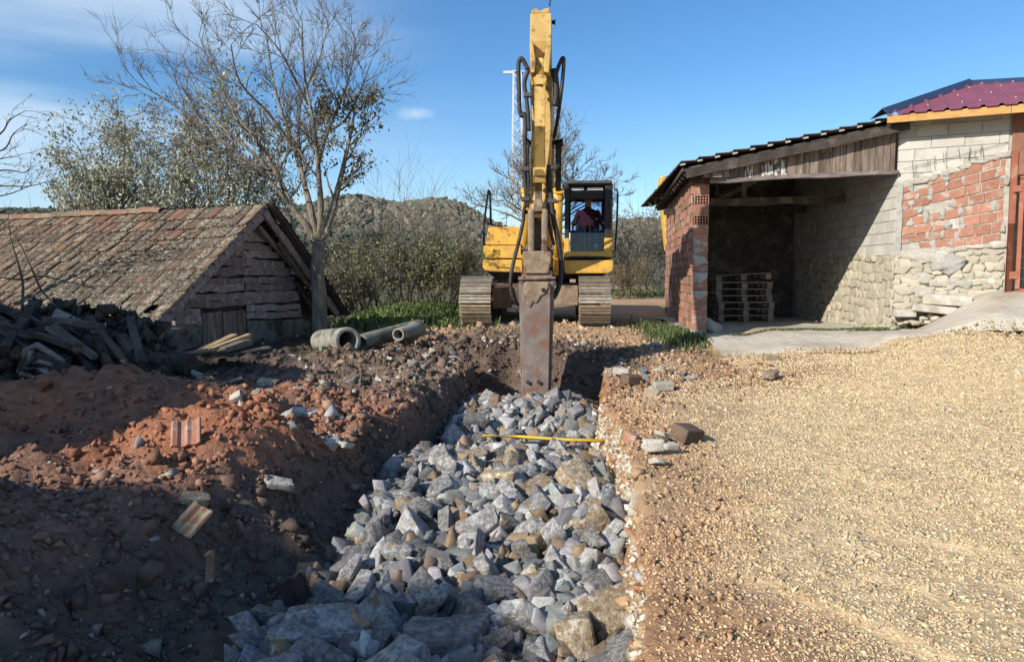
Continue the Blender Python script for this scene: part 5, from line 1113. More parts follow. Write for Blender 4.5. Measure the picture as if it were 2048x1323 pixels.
# wood pile on the left
r_ = random.Random(21)
for i in range(9):                                              # trunks at the heart of the pile
    c = P(r_.uniform(-40, 300), r_.uniform(690, 760), r_.uniform(7.8, 9.2)); a = R(r_.uniform(-40, 10)); d = Vector((math.cos(a), math.sin(a), r_.uniform(-.25, .05))); L = r_.uniform(.9, 1.8); r0 = r_.uniform(.09, .17)
    n = 6; pts = [c+d*L*(k/n-.5)+Vector((0, 0, r_.uniform(-.03, .03))) for k in range(n+1)]
    tag(MB().tube(pts, [r0*r_.uniform(.8, 1.1) for _ in pts], 10).build('log', M['darkwood']), 'thick dark rotting log at the heart of the wood pile', 'log', 'thick logs of the wood pile')
for i in range(60):
    u = r_.random(); px_ = -40+350*u; top = 612+85*u+r_.uniform(-15, 75); Yp = r_.uniform(7.6, 9.3)
    c = P(px_, top, Yp); a = R(r_.gauss(-25, 28)); d = Vector((math.cos(a), math.sin(a)*.6, r_.gauss(-.42, .28))).normalized(); L = r_.uniform(.6, 1.5)
    if r_.random() < .5: zn = ('at the left edge of the photo', 'in the middle of the wood pile', 'at the right end of the wood pile')[0 if px_ < 70 else 1 if px_ < 200 else 2]; m_ = r_.choice(('darkwood', 'darkwood', 'darkwood', 'darkwood', 'oldwood')); lb = f"{'dark' if m_ == 'darkwood' else 'greyish'} squared beam tossed on the wood pile, {zn}"; tag(wavy_beam(c-d*L/2, c+d*L/2, r_.uniform(.06, .14), r_.uniform(.04, .09), .02, 5, i).build('old_beam', M[m_]), lb, 'beam', lb)
    else:
        zn = ('at the left edge of the photo', 'in the middle of the wood pile', 'at the right end of the wood pile')[0 if px_ < 70 else 1 if px_ < 200 else 2]; lb = f'dark crooked branch tossed on the wood pile, {zn}'; r0 = r_.uniform(.025, .065); pts = [c+d*L*(k/6-.5)+Vector((r_.uniform(-.03, .03), 0, r_.uniform(-.04, .04))) for k in range(7)]
        tag(MB().tube(pts, [r0*(1-.08*k) for k in range(7)], 8).build('branch', M[r_.choice(('darkwood', 'darkbark'))]), lb, 'branch', lb)
for k, (p, q) in enumerate((((96, 655), (158, 700)), ((108, 652), (190, 714)))): board('pole', P(*p, 7.9), P(*q, 7.7), .07, .06, 'palletwood', ('pale squared pole sticking out of the wood pile, lower of the two', 'pale squared pole sticking out of the wood pile, upper of the two')[k], 'pole')
sroot = empty('tree_stump', P(55, 735, 7.6)); tag(sroot, 'upturned grey stump with curved roots at the front of the wood pile', 'tree stump')
for pts, r0 in (([(45,740),(55,700),(75,690),(100,705),(128,722)], .05), ([(50,735),(80,722),(105,730)], .03), ([(50,735),(90,740),(120,760),(135,775)], .045), ([(40,745),(60,720),(62,700)], .04), ([(45,745),(75,758),(110,775)], .05)):
    q = [P(a, b, 7.5-.02*i)-sroot.location for i, (a, b) in enumerate(pts)]; MB().tube(q, [r0*(1-.14*i) for i in range(len(q))], 8).build('root', M['oldwood'], sroot)
MB().tube([Vector((-.25, .3, -.1)), Vector((.05, 0, 0))], [.16, .10], 10).build('stump_trunk', M['darkwood'], sroot)
n = 2600; pxs = RNG.uniform(-60, 340, n); ys = RNG.uniform(7.6, 9.6, n); pos = np.array([P(a, 742-.02*a+RNG.uniform(-80, 40)*(1 if a < 300 else .3), b)[:] for a, b in zip(pxs, ys)])
zg = ground_z(pos[:, 0], pos[:, 1]); hh = .80*np.exp(-((pos[:, 0]+5.0)/1.7)**2-((pos[:, 1]-8.7)/.9)**2); pos[:, 2] = zg+RNG.uniform(0, 1, n)*hh
stones('wood_debris', pos, RNG.uniform(.015, .065, n), tint([(.045, .038, .032), (.07, .058, .048), (.035, .033, .028)], n, .3), 'dark earth and rotten wood crumbs filling the wood pile', 'debris', 1, (.25, 2.2))
# roof tile on the spoil heap, bricks and stones
def loose_tile(px, py, Y, rot, s, m, label):
    o = obj('broken_tile', tile_mesh('broken_tile', m, .30*s, .36*s, .02)); o.location = P(px, py, Y); o.rotation_euler = rot; o.modifiers.new('t', 'SOLIDIFY').thickness = .018; tag(o, label, 'roof tile')
loose_tile(372, 893, 5.2, (R(36), R(-10), R(14)), .66, 'brick', 'broken orange clay roof tile on the sunlit crest of the red spoil heap')
loose_tile(362, 1068, 4.35, (R(35), R(10), R(-30)), .55, 'tile', 'broken dull red tile stuck in the dark left bank below the spoil heap')
loose_tile(415, 1160, 4.0, (R(85), R(10), R(100)), .42, 'tile', 'brown tile shard stuck upright in the dark bank')
loose_tile(600, 1205, 4.35, (R(70), R(15), R(190)), .55, 'darktile', 'dark tile shard at the foot of the left bank above the blue grey rocks')
def brickat(px, py, Y, dims, rot, m, label, cat='brick'):
    p = P(px, py, Y); mb = MB().box((0, 0, 0), dims); o = mb.build(cat.replace(' ', '_'), M[m], None, .012); o.location = p; o.rotation_euler = rot; tag(o, label, cat); return o
brickat(1374, 866, 6.55, (.24, .19, .13), (.25, .15, .65), 'brownsteel', 'dark brown broken brick block on the gravel by the trench edge')
brickat(1326, 771, 9.0, (.24, .13, .10), (.1, .0, .12), 'plaster', 'pale dusty brick beside the trench near the hammer')
brickat(1262, 758, 9.4, (.22, .18, .12), (.1, .1, .5), 'brownsteel', 'brown brick at the trench corner, in front of the paler one')
brickat(1243, 742, 10.0, (.22, .14, .09), (.0, .1, -.3), 'plaster', 'pale brick at the trench corner right of the hammer')
brickat(1268, 880, 6.6, (.18, .12, .10), (.2, .3, .9), 'brick', 'small red brick piece in the soil of the trench edge')
def stoneat(px, py, Y, s, kind, i, label, rot=(0, 0, 0), cat='stone', dz=0):
    p = P(px, py, Y); o = rock(i, kind, p, s, rot, 'stone'); tag(o, label, cat)
stoneat(1541, 748, 9.2, .13, 'dirtyrock', 2, 'tan stone on the gravel where it meets the reddish soil', (0, 0, 1))
stoneat(1545, 716, 10.8, .12, 'dirtyrock', 4, 'reddish clod at the corner of the concrete apron', (0, .2, 0))
stoneat(1340, 891, 6.1, .085, 'whiterock', 6, 'angular white stone in front of the dark brick block', (.2, .1, .4))
stoneat(1314, 922, 5.75, .075, 'whiterock', 8, 'rounded white stone nearest the trench, below the angular white one', (.1, .4, 2))
stoneat(1323, 869, 6.45, .085, 'whiterock', 12, 'tan rounded stone left of the dark brick block', (.1, .4, 1))
stoneat(1303, 890, 6.1, .10, 'whiterock', 10, 'flat pale stone left of the angular white stone', (.0, .0, .2))
stoneat(62, 840, 6.3, .19, 'rock', 14, 'large pale grey stone in the shade on the left of the spoil heap', (.1, .1, .2))
stoneat(45, 955, 5.0, .09, 'whiterock', 16, 'flat white stone at the left edge below the red soil', (.1, .0, .1))
stoneat(0, 822, 6.4, .22, 'rock', 18, 'blue grey boulder cut by the left edge of the photo', (.6, .3, .2))
stoneat(602, 830, 7.1, .17, 'whiterock', 20, 'long pale stone lying on the rubble left of the trench', (.0, .1, -.3))
stoneat(545, 872, 6.3, .09, 'rock', 22, 'small grey stone in the brown soil left of the trench', (.0, .1, .3))
stoneat(650, 888, 6.15, .13, 'whiterock', 24, 'cream stone on the lip of the left bank', (.1, .1, .3))
stoneat(690, 890, 6.2, .10, 'whiterock', 1, 'cream stone on the lip of the left bank, right of its larger twin', (.1, .3, 1.3))
stoneat(560, 968, 5.3, .12, 'rock', 3, 'rounded pale stone with bluish tint in the top of the dark bank', (.3, .3, .3))
stoneat(390, 1000, 4.75, .10, 'dirtyrock', 5, 'smooth brown rounded stone in the dark bank below the tile', (.1, .1, .3))
stoneat(535, 768, 8.2, .13, 'dirtyrock', 7, 'squared brown stone on the red soil mound in front of the hut', (.1, .1, .3))
stoneat(700, 733, 10.2, .20, 'dirtyrock', 9, 'reddish lump of earth and stone in front of the wide concrete pipe', (.1, .1, .3))
stoneat(300, 772, 7.2, .10, 'rock', 11, 'dark grey squared stone at the back edge of the spoil heap', (.1, .1, .3))
stoneat(395, 748, 8.4, .08, 'whiterock', 13, 'small white stone in the dark ground before the hut', (.1, .5, .3))
stoneat(575, 715, 10.3, .12, 'whiterock', 15, 'pale flat stone on the ground between plank heap and pipe', (.1, .1, .3))
stoneat(1310, 690, 12.3, .15, 'rock', 17, 'grey stone in the rubble in front of the grass by the shed pillar', (.1, .1, .3))
r_ = random.Random(63)
for i in range(60):
    y = r_.uniform(6, 11.5); x = float(ip(y, LLIP))-.05-abs(r_.gauss(0, .9)); s = r_.uniform(.04, .10)
    o = rock(i, r_.choice(('rock', 'whiterock', 'dirtyrock')), (x, y, gz(x, y)+s*.2), s, (r_.uniform(-.5, .5), r_.uniform(-.5, .5), r_.uniform(0, 6)), 'stone'); tag(o, 'loose stone scattered over the brown ground left of the trench', 'stone', 'loose stones left of the trench')
for i in range(26):
    y = r_.uniform(8.6, 12.2); x = r_.uniform(1.35, 2.6) if y < 11 else r_.uniform(-1, 2.8); s = r_.uniform(.04, .11)
    o = rock(i, r_.choice(('rock', 'dirtyrock')), (x, y, gz(x, y)+s*.2), s, (r_.uniform(-.5, .5), r_.uniform(-.5, .5), r_.uniform(0, 6)), 'stone'); tag(o, 'loose stone in the churned rubble at the far right end of the trench', 'stone', 'loose stones at the far end of the trench')

# ================================================================ plants
class Tree:
    def __init__(s, seed, rmin=.0012): s.rmin = rmin; s.r = random.Random(seed); s.thick = MB(); s.thin = MB(); s.tips = []; s.nodes = []
    def limb(s, pts, r0, r1, n=8, thick=True):
        P_ = [Vector(p) for p in pts]; q = []
        for i in range(len(P_)-1):
            p0, p1, p2, p3 = P_[max(i-1, 0)], P_[i], P_[i+1], P_[min(i+2, len(P_)-1)]
            for k in range(4):
                t = k/4; q.append(.5*((2*p1)+(p2-p0)*t+(2*p0-5*p1+4*p2-p3)*t*t+(3*p1-p0-3*p2+p3)*t**3))
        q.append(P_[-1]); rad = [r0+(r1-r0)*(i/(len(q)-1))**.85 for i in range(len(q))]
        (s.thick if thick else s.thin).tube(q, rad, n, 0, False); return q, rad
    def grow(s, p, d, L, r, depth, upb=.25, spread=.75, kids=4, wob=.16, seg=4):
        rr = s.r; pts = [p.copy()]; dd = d.normalized()
        for k in range(seg):
            dd = (dd+Vector((rr.gauss(0, wob), rr.gauss(0, wob), rr.gauss(0, wob)+upb*.25))).normalized(); pts.append(pts[-1]+dd*L/seg)
        (s.thick if r > .014 else s.thin).tube(pts, [r*(1-.72*k/seg) for k in range(seg+1)], 6 if r > .014 else 3, 0, False)
        s.nodes += pts[1:]
        if depth <= 0: s.tips.append(pts[-1]); return
        for k in range(kids):
            u = rr.uniform(.25, 1.0); i = min(int(u*seg), seg-1); b = pts[i].lerp(pts[i+1], u*seg-i); t = (pts[i+1]-pts[i]).normalized()
            side = Vector((rr.gauss(0, 1), rr.gauss(0, 1), rr.gauss(0, 1))); side = (side-t*side.dot(t)).normalized()
            s.grow(b, t*1.0+side*spread*rr.uniform(.6, 1.2)+Vector((0, 0, upb)), L*rr.uniform(.45, .70), r*.55*(1-.5*u)+s.rmin, depth-1, upb, spread, kids, wob, seg)
    def build(s, name, label, cat, base, mt, mb_, group=None):
        o = empty(name, base); tag(o, label, cat, group); off = -Vector(base)
        for mb, nm, m in ((s.thick, 'trunk', mt), (s.thin, 'twigs', mb_)):
            if mb.v: q = mb.build(nm, M[m], o, 0, False); q.location = off
        s.root = o; s.off = off; return o
    def leaf(s, pos, size, col, seed, name='foliage', droop=.5):
        o = leaves(name, pos, np.full(len(pos), size), col, s.root, droop, .42, seed); o.location = s.off
# big tree beside the hut
TB = P(638, 652, 13.2); TB.z = gz(TB.x, TB.y)-.05; T = Tree(4, .002)
def tp(px, py, Y=13.2): return P(px, py, Y)
T.limb([TB-ZU*.05, TB+ZU*.12, tp(639, 600), tp(634, 545), tp(639, 505), tp(636, 480)], .15, .115, 14)
LM = [([(632,490),(612,450),(585,415),(555,350),(520,290),(470,225),(430,150),(398,70)], .062, 0), ([(634,488),(624,430),(612,380),(590,300),(570,240),(548,170),(532,62)], .065, .3),
 ([(640,486),(642,420),(638,360),(633,290),(622,220),(608,140),(604,40)], .062, -.2), ([(636,330),(655,265),(682,200),(702,140),(710,80)], .034, .25),
 ([(642,486),(662,430),(678,370),(692,310),(705,250),(712,195)], .07, .1), ([(585,415),(530,352),(470,300),(400,250),(340,205),(278,168)], .036, -.4),
 ([(560,360),(500,300),(440,250),(395,190),(365,110)], .034, .5), ([(612,380),(598,300),(602,200),(638,120),(656,45)], .034, .6), ([(622,220),(585,150),(562,105),(515,50)], .025, -.3),
 ([(548,340),(500,330),(430,300),(360,280),(300,262)], .026, .3), ([(590,300),(540,230),(480,165),(462,90)], .03, -.5), ([(655,265),(690,240),(716,195),(736,140)], .022, .2)]
for pts, r0, dy in LM:
    n = len(pts); q, rad = T.limb([tp(a, b, 13.2+dy*2.2*i/(n-1)) for i, (a, b) in enumerate(pts)], r0*1.18, .009, 8)
    top5 = pts[-1] == (712, 195)
    for k in range(6, len(q), 1):
        if k < len(q)*.28: continue
        t = (q[k]-q[k-1]).normalized()
        for _ in range(2 if T.r.random() < (.2 if not top5 else .3) else 1):
            sd = Vector((T.r.gauss(0, 1), T.r.gauss(0, .8), T.r.gauss(0, 1))); sd = (sd-t*sd.dot(t)).normalized()
            T.grow(q[k], t*.8+sd*.9, T.r.uniform(.4, .9)*(.8 if top5 else 1), max(rad[k]*.5, .0085), 2, .22, .75, 5 if not top5 else 2)
for _ in range(7): T.grow(tp(640, T.r.uniform(500, 580)), Vector((T.r.uniform(-.3, 1), T.r.uniform(-1, .3), .15)), .7, .008, 1, .1, .6, 3)
T.build('hut_tree', 'large bare tree with forked pale trunk standing at the right end of the hut', 'tree', TB, 'bark', 'twig')
wood = [q for q in T.nodes if 640/1 < ((q.x/q.y)*FPX+1024) < 775 and q.z < 1.55+3.3]; r_ = random.Random(2)
lp = [tuple(r_.choice(wood)+Vector((r_.gauss(0, .06), r_.gauss(0, .06), r_.gauss(0, .06)))) for _ in range(1900)]
nl = [q for q in T.nodes if ((q.x/q.y)*FPX+1024) < 600 and q.z < 1.55+2.6]
lp += [tuple(r_.choice(nl)) for _ in range(500)] if nl else []
T.leaf(lp, .085, tint([(.15,.14,.07),(.10,.10,.05),(.24,.20,.12)], len(lp), .3, 3), 3, 'foliage', .7)
# leafy trees behind the hut
def leafy(seed, px, Y, blobs, label, nleaf, size, cols, kids=4):
    t = Tree(seed, .002); b = P(px, 560, Y); b.z = gz(b.x, b.y)
    c0 = b+ZU*1.2; t.limb([b, b+ZU*.6, c0], .09, .07, 8)
    for (bx_, by_, w_) in blobs:
        e = P(bx_, by_, Y+t.r.uniform(-.9, .9)); m = c0.lerp(e, .5)+Vector((t.r.gauss(0, .15), t.r.gauss(0, .15), .15)); q, rad = t.limb([c0, m, e], .045, .010, 6)
        for k in range(3, len(q)): 
            for _ in range(2): t.grow(q[k], Vector((t.r.gauss(0, 1), t.r.gauss(0, 1), t.r.gauss(.2, .7))), w_*t.r.uniform(.8, 1.7), .011, 2, .12, .85, kids)
    t.build('leafy_tree', label, 'tree', b, 'darkbark', 'twig'); r = t.r
    lp = [tuple(r.choice(t.nodes)+Vector((r.gauss(0, .10), r.gauss(0, .10), r.gauss(0, .10)))) for _ in range(nleaf)]
    t.leaf(lp, size, tint(cols, len(lp), .3, seed), seed, 'foliage', .6)
OL = [(.33,.33,.22),(.23,.24,.15),(.43,.42,.31),(.50,.49,.39)]
leafy(31, 450, 17.0, [(440,190,.55),(400,260,.75),(470,260,.75),(360,270,.7),(510,300,.75),(420,330,.8),(540,350,.6),(330,330,.7),(470,370,.8),(560,390,.5),(380,390,.7)], 'olive leaved bushy tree directly behind the middle of the hut roof', 12500, .095, OL)
leafy(32, 230, 17.5, [(250,235,.5),(200,280,.7),(270,300,.7),(160,300,.55),(300,350,.7),(210,350,.75),(140,340,.5),(130,385,.45),(250,390,.7),(330,380,.6)], 'olive leaved bushy tree behind the left part of the hut roof', 11500, .095, OL)
# branches reaching in at the left edge
t = Tree(41); b = P(-230, 560, 10.5); b.z = gz(b.x, b.y); t.limb([b, b+ZU*1.2, b+Vector((.5, .1, 2.2))], .10, .06, 8)
for pts in ([(-160,330),(-60,300),(0,268),(20,240),(50,222)], [(-160,340),(-60,310),(5,300),(25,270),(42,255)], [(-160,380),(-60,372),(20,372),(60,372),(112,358)], [(-160,400),(-50,395),(10,390),(60,372)], [(-160,350),(-40,330),(0,318),(30,312)], [(-160,360),(-60,350),(10,340),(50,345),(62,330)]):
    q, rad = t.limb([P(a, c, 10.5) for a, c in pts], .022, .004, 6)
    for k in range(6, len(q), 2): t.grow(q[k], Vector((t.r.uniform(.1, 1), t.r.gauss(0, .4), t.r.gauss(.3, .5))), t.r.uniform(.2, .4), .005, 1, .1, .7, 3)
t.build('bare_tree', 'bare tree whose thin branches reach in at the left edge above the hut roof', 'tree', b, 'darkbark', 'twig')
lp = [tuple(t.r.choice(t.nodes)) for _ in range(50)]; t.leaf(lp, .05, tint(OL, 50, .3, 2), 5)
# dead shrub in front of the hut roof
t = Tree(43); b = P(45, 690, 8.6); b.z = gz(b.x, b.y)
for pts, r0 in (([(45,690),(44,620),(45,560),(22,480),(18,440)], .025), ([(45,560),(80,552),(130,562),(200,580)], .014), ([(45,560),(10,556),(-40,550)], .014), ([(82,580),(60,530),(35,480),(0,440)], .014), ([(82,580),(110,610),(140,640)], .012), ([(35,482),(80,474),(130,488)], .009), ([(45,610),(90,612),(60,640)], .012), ([(30,480),(-10,500),(-40,490)], .01)):
    q, rad = t.limb([P(a, c, 8.5) for a, c in pts], r0, .004, 6)
    for k in range(4, len(q), 2): t.grow(q[k], Vector((t.r.gauss(0, 1), t.r.gauss(0, .5), t.r.gauss(.2, .7))), t.r.uniform(.15, .4), .005, 1, .1, .7, 2)
t.build('dead_shrub', 'leafless dark shrub standing in front of the left part of the hut roof', 'shrub', b, 'darkbark', 'twig')
# round bare tree behind the excavator
t = Tree(51, .0045); b = P(1085, 545, 27); b.z = gz(b.x, b.y); r = t.r
t.limb([b, b+ZU*1.2, b+ZU*2.4], .16, .12, 8); c0 = b+ZU*2.2
for k in range(26):
    a = r.uniform(0, 2*PI); ph = r.uniform(-.1, 1.35); L = r.uniform(.8, 1.0); e = b+Vector((math.cos(a)*math.cos(ph)*2.75*L+.25, math.sin(a)*math.cos(ph)*2.2*L, 2.3+math.sin(ph)*3.5*L)); m = c0.lerp(e, .5)+Vector((0, 0, .2))
    q, rad = t.limb([c0, m, e], .055, .012, 6)
    for j in range(3, len(q)): t.grow(q[j], (q[j]-q[j-1]).normalized()+Vector((r.gauss(0, .6), r.gauss(0, .6), r.gauss(.2, .5))), r.uniform(.6, 1.2), .020, 2, .2, .8, 5)
t.build('bare_tree', 'round crowned bare tree with pale branches behind the excavator', 'tree', b, 'paletwig', 'paletwig')
lp = [tuple(r.choice(t.nodes)) for _ in range(500)]; t.leaf(lp, .10, tint([(.2,.15,.08),(.14,.12,.07)], len(lp), .3, 9), 9)
# thickets
def bush(seed, px, py, Y, w_, h_, nleaf, cols, label, group, size=.09, twig='twig', nst=14, name='bush', lr=0.05):
    t = Tree(seed, .003); b = P(px, py, Y); b.z = gz(b.x, b.y)-.05; r = t.r
    for k in range(nst):
        a = r.uniform(0, 2*PI); d = Vector((math.cos(a)*w_*r.uniform(.2, .9), math.sin(a)*w_*.6, h_*r.uniform(.55, 1.0)))
        t.grow(b+Vector((r.gauss(0, w_*.3), r.gauss(0, w_*.2), 0)), d, d.length, .018*r.uniform(.6, 1.2), 2, .15, .6, 5, .14)
    t.build(name, label, 'bush', b, 'darkbark' if twig == 'twig' else 'paletwig', twig, group)
    nd = [q for q in t.nodes if q.z < b.z+h_*1.15]
    lp = [tuple(r.choice(nd)+Vector((r.gauss(0, lr), r.gauss(0, lr), r.gauss(0, lr)))) for _ in range(nleaf)]
    if nleaf: t.leaf(lp, size, tint(cols, len(lp), .35, seed), seed, 'foliage', .2)
GR = [(.20,.205,.10),(.14,.15,.075),(.28,.27,.13),(.32,.29,.16)]; BR_ = [(.27,.215,.155),(.20,.16,.115),(.33,.265,.19)]; DG = [(.13,.14,.085),(.17,.175,.11),(.22,.21,.135)]
bush(61, 735, 640, 18, 1.2, 1.6, 3200, GR, 'yellowish green bush behind the pipes, left one of the thicket', None)
bush(62, 815, 640, 18.5, 1.3, 1.75, 3400, GR, 'olive green bush in the middle of the thicket behind the weeds', None)
bush(63, 895, 635, 19, 1.1, 1.5, 3000, DG+GR, 'dark green bush of the thicket beside the left excavator track', None)
bush(64, 690, 660, 17, .8, 1.2, 1800, DG, 'low dark bush just right of the tree trunk', None)
bush(65, 770, 600, 22, 1.5, 3.0, 700, BR_, 'tall leafless pale shrub rising out of the thicket, left of the two', None, .08, 'paletwig', 14)
bush(66, 860, 600, 23, 1.5, 3.2, 800, BR_, 'tall leafless pale shrub rising out of the thicket, right of the two', None, .08, 'paletwig', 14)
bush(67, 930, 600, 24, 1.2, 1.9, 1400, BR_, 'brown twiggy bush behind the left side of the excavator', None, .08, 'paletwig')
bush(68, 660, 600, 21, 1.4, 1.7, 2200, DG, 'dark bush behind the tree trunk and the hut end', None)
bush(69, 590, 600, 19, 1.2, 2.0, 1500, DG+BR_, 'dark bush behind the right slope of the hut', None)
bush(70, 1255, 585, 30, 1.8, 2.2, 3500, DG+BR_, 'dark bush on the bank between excavator and shed, left of the two', None, .10)
bush(71, 1310, 582, 33, 2.2, 3.1, 4200, BR_+DG, 'large brownish bush on the bank against the shed corner', None, .10)
bush(72, 1245, 570, 26, 1.0, 1.1, 1600, [(.17,.13,.05),(.12,.10,.045)], 'ochre bush low beside the excavator cab', None, .08)
bush(73, 1360, 575, 36, 2.4, 3.6, 3500, BR_, 'brownish bush behind the brick shed', None, .10)
bush(74, 1190, 575, 34, 2.0, 2.0, 2200, DG+BR_, 'dark bush behind the excavator cab', None, .10)
# weeds and grass
def grass(name, n, pts, hgt, cols, label, wd=.008, spread=.5):
    x, y = pts(n); z = ground_z(x, y) if name != 'apron_grass' else np.maximum(ground_z(x, y), apron_z(x, y)); m = len(x); a = RNG.uniform(0, 2*PI, m); h = hgt*RNG.uniform(.4, 1.2, m); lean = RNG.uniform(.1, spread, m)*h; w2 = wd*RNG.uniform(.6, 1.4, m)
    b = np.stack([x, y, z], 1); sx = np.stack([-np.sin(a)*w2, np.cos(a)*w2, 0*a], 1); l = np.stack([np.cos(a)*lean, np.sin(a)*lean, h], 1); mid = b+l*np.array((.35, .35, .6))
    v = np.stack([b-sx, b+sx, mid+sx*.8, b+l, mid-sx*.8], 1).reshape(-1, 3); f0 = np.arange(m)[:, None]*5
    f = np.concatenate([f0+np.array([[0, 1, 2, 4]])], 0); f2 = f0+np.array([[4, 2, 3, 3]])
    o = obj(name, npmesh(name, v, np.concatenate([f]), M['leaf'], np.repeat(tint(cols, m, .3), 5, 0))); tag(o, label, 'grass', None, 'stuff'); return o
GG = [(.085,.13,.04),(.06,.095,.03),(.12,.15,.055),(.16,.17,.08)]
grass('grass_tuft', 2600, lambda n: (RNG.normal(2.92, .26, n), RNG.normal(13.7, .7, n)), .20, GG, 'bright green grass growing at the foot of the brick shed wall', .010)
grass('grass_tuft', 500, lambda n: (RNG.normal(3.35, .15, n), RNG.normal(12.75, .1, n)), .07, GG, 'small green tuft in front of the brick pillar', .009)
def strip(n): t = RNG.uniform(0, 1, n); return 3.9+2.75*t+RNG.normal(0, .02, n), 13.15+RNG.normal(0, .035, n)-.05*t
grass('apron_grass', 1500, strip, .055, GG+[(.2,.18,.07)], 'thin strip of grass growing along the shed threshold', .007)
grass('apron_grass', 700, lambda n: (RNG.normal(6.55, .30, n), RNG.normal(12.85, .08, n)), .10, GG+[(.2,.18,.07)], 'grass tufts at the foot of the house corner', .007)
grass('weeds', 5200, lambda n: (RNG.normal(-2.15, .65, n), RNG.normal(15.9, .9, n)), .26, GG+[(.16,.24,.06)], 'bright green weeds on the mound left of the excavator', .022, .9)
grass('grass_tuft', 400, lambda n: (RNG.normal(-2.75, .18, n), RNG.normal(10.75, .12, n)), .07, GG, 'small patch of grass in front of the wide concrete pipe', .008)
grass('roadside_grass', 3000, lambda n: (RNG.normal(5.0, 1.2, n), RNG.normal(29, 1.0, n)), .25, GG+[(.2,.19,.09)], 'grass verge along the far side of the dirt road', .025)
# ================================================================ beyond
prof = [(-900,455),(-300,430),(0,425),(420,425),(540,432),(600,424),(650,412),(690,404),(722,402),(760,412),(800,420),(840,414),(870,406),(900,412),(940,425),(975,445),(1010,462),(1060,480),(1120,492),(1180,470),(1230,452),(1275,446),(1340,448),(1500,450),(1800,465),(2048,480),(2600,470)]
cols_ = np.linspace(-900, 2600, 260); nr_ = 40; v = []; yr = 330.0
for i in range(nr_):
    t = i/(nr_-1); Yh = 110+t*(yr-110)
    hp_ = np.interp(cols_, [q[0] for q in prof], [q[1] for q in prof])
    xh = (cols_-1024)/FPX*Yh; ztop = EYE+(550-hp_)/FPX*yr; s = sstep(0, 1, t)
    zz = -1+(ztop+1)*s*.97+(1.6*fbm(xh, np.full_like(xh, Yh), .03, 4, 201)+.5*fbm(xh, np.full_like(xh, Yh), .15, 3, 203))*min(1, t*3)
    v.append(np.stack([xh, np.full_like(xh, Yh), zz], 1))
v.append(v[-1]+np.array((0, 60, -30))); v = np.array(v); n0, n1 = v.shape[:2]; ii = np.arange(n0*n1).reshape(n0, n1)
f = np.stack([ii[:-1, :-1], ii[:-1, 1:], ii[1:, 1:], ii[1:, :-1]], -1).reshape(-1, 4)
hm_ = mat('wooded_hill', (.12, .11, .08), (.085, .09, .065), (.14, .115, .085), scale=.06, detail=12, rough=1, bump=0)
o = obj('hills', npmesh('hills', v.reshape(-1, 3), f, hm_, None, True)); o['kind'] = 'structure'
n = 15000; ci = RNG.uniform(0, n1-1.01, n); ri = RNG.uniform(.12, 1, n)**.6*(n0-2.01); a = ci.astype(int); b = ri.astype(int); pos = v[b, a]+(v[b, a+1]-v[b, a])*(ci-a)[:, None]+(v[b+1, a]-v[b, a])*(ri-b)[:, None]
kind_ = fbm(pos[:, 0], pos[:, 1], .012, 3, 205); ever = (kind_+.35*(pos[:, 0] < -70)) > .12
col = np.where(ever[:, None], tint([(.075,.09,.065),(.06,.075,.055)], n, .3), tint([(.165,.145,.115),(.13,.125,.095),(.18,.145,.11),(.12,.12,.09),(.10,.11,.08)], n, .3))
stones('far_wood', pos+np.array((0, 0, .6)), RNG.uniform(.7, 1.7, n)*(.5+.5*pos[:, 1]/yr), col, 'far off autumn wood covering the hills on the horizon', 'wood', 2, (.6, 1.3), 'stones')
# lattice power pole
lp0 = P(1034, 560, 34); lp0.z = gz(lp0.x, lp0.y); pole = empty('lattice_pole', lp0); tag(pole, 'white steel lattice power pole with a short crossarm behind the excavator arm', 'power pole')
ztop = P(1034, 145, 34).z-lp0.z; wb, wt = .30, .16
cs = lambda sx, sy, z: Vector((sx*(wb+(wt-wb)*z/ztop), sy*(wb+(wt-wb)*z/ztop), z))
for sx in (-1, 1):
    for sy in (-1, 1): MB().beam(cs(sx, sy, 0), cs(sx, sy, ztop), .085, .085).build('pole_leg', M['galv'], pole)
nb = 17
for i in range(nb):
    z0, z1 = ztop*i/nb, ztop*(i+1)/nb; s = 1 if i % 2 else -1
    for p, q in ((cs(-s, -1, z0), cs(s, -1, z1)), (cs(s, 1, z0), cs(-s, 1, z1)), (cs(-1, s, z0), cs(-1, -s, z1)), (cs(1, -s, z0), cs(1, s, z1))): MB().beam(p, q, .05, .035).build('lattice_bar', M['galv'], pole)
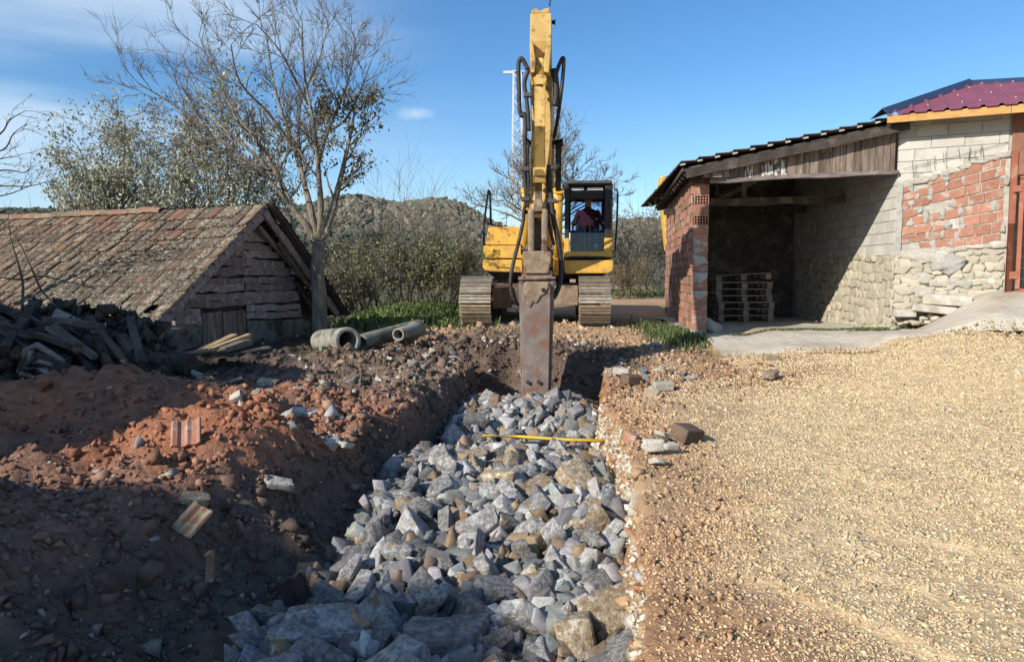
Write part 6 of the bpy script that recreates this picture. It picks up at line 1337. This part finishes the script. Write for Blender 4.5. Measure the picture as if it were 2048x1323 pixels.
MB().beam(Vector((-.62, 0, ztop)), Vector((.30, 0, ztop)), .12, .12).build('crossarm', M['galv'], pole)
MB().box((0, 0, ztop+.02), (wt*2+.1, wt*2+.1, .05)).build('pole_cap', M['galv'], pole)
# second machine behind the shed: only its boom shows
b0 = P(1340, 600, 24); b0.z = gz(b0.x, b0.y); e2 = empty('excavator_boom', b0); tag(e2, 'yellow boom of another digger rising behind the roof of the brick shed', 'boom')
pts = [(1324,405),(1320,375),(1322,353),(1329,350),(1336,362),(1342,390),(1350,430),(1352,470),(1460,600),(1420,610),(1334,500),(1328,450)]
q = [P(a, b, 24)-b0 for a, b in pts]; o = MB().prism([(k.x, k.z) for k in q], (0, 0, 0), (1, 0, 0), ZU, (0, .45, 0)).build('boom_body', M['yellow'], e2, .04)
MB().tube([P(1333, 353, 23.95)-b0, P(1340, 352, 23.95)-b0, P(1344, 362, 23.95)-b0, P(1340, 372, 23.95)-b0], .02, 8).build('hose', M['black'], e2)
MB().beam(P(1334, 366, 23.9)-b0, P(1352, 382, 23.9)-b0, .09, .07).build('cylinder', M['black'], e2)
MB().span((1.2, -.5, 0), (2.6, 1.2, .9)).build('boom_base', M['yellow'], e2, .05)
# ================================================================ unseen blockers added left of the frame to shade the near left ground
bh = empty('far_blocker', (-17.5, -10.5, 0)); tag(bh, 'tall stepped plastered barn added far out of frame to shade the foreground', 'blocker')  # unseen, added only to throw shade on the left bank and near rocks
MB().span((-3.0, -3.5, -.5), (1.5, 1.2, 11.55)).build('tall_blocker', M['plaster'], bh, .03)
MB().span((-1.0, 1.203, -.5), (1.5, 3.15, 10.6)).build('low_blocker', M['plaster'], bh, .03)
ws = empty('near_blocker', (-8.6, 4.3, 0)); tag(ws, 'unseen blocker added out of frame to shade the wood pile', 'hut')
MB().span((-1.4, -2.3, 0), (1.4, 1.2, 3.7)).build('wall', M['plaster'], ws); MB().prism([(-1.7, 3.703), (1.5, 3.703), (-1.0, 4.3)], (0, -2.4, 0), (1, 0, 0), ZU, (0, 3.7, 0)).build('roof', M['tile'], ws)  # body and top of the added blocker that shades heap and wood pile
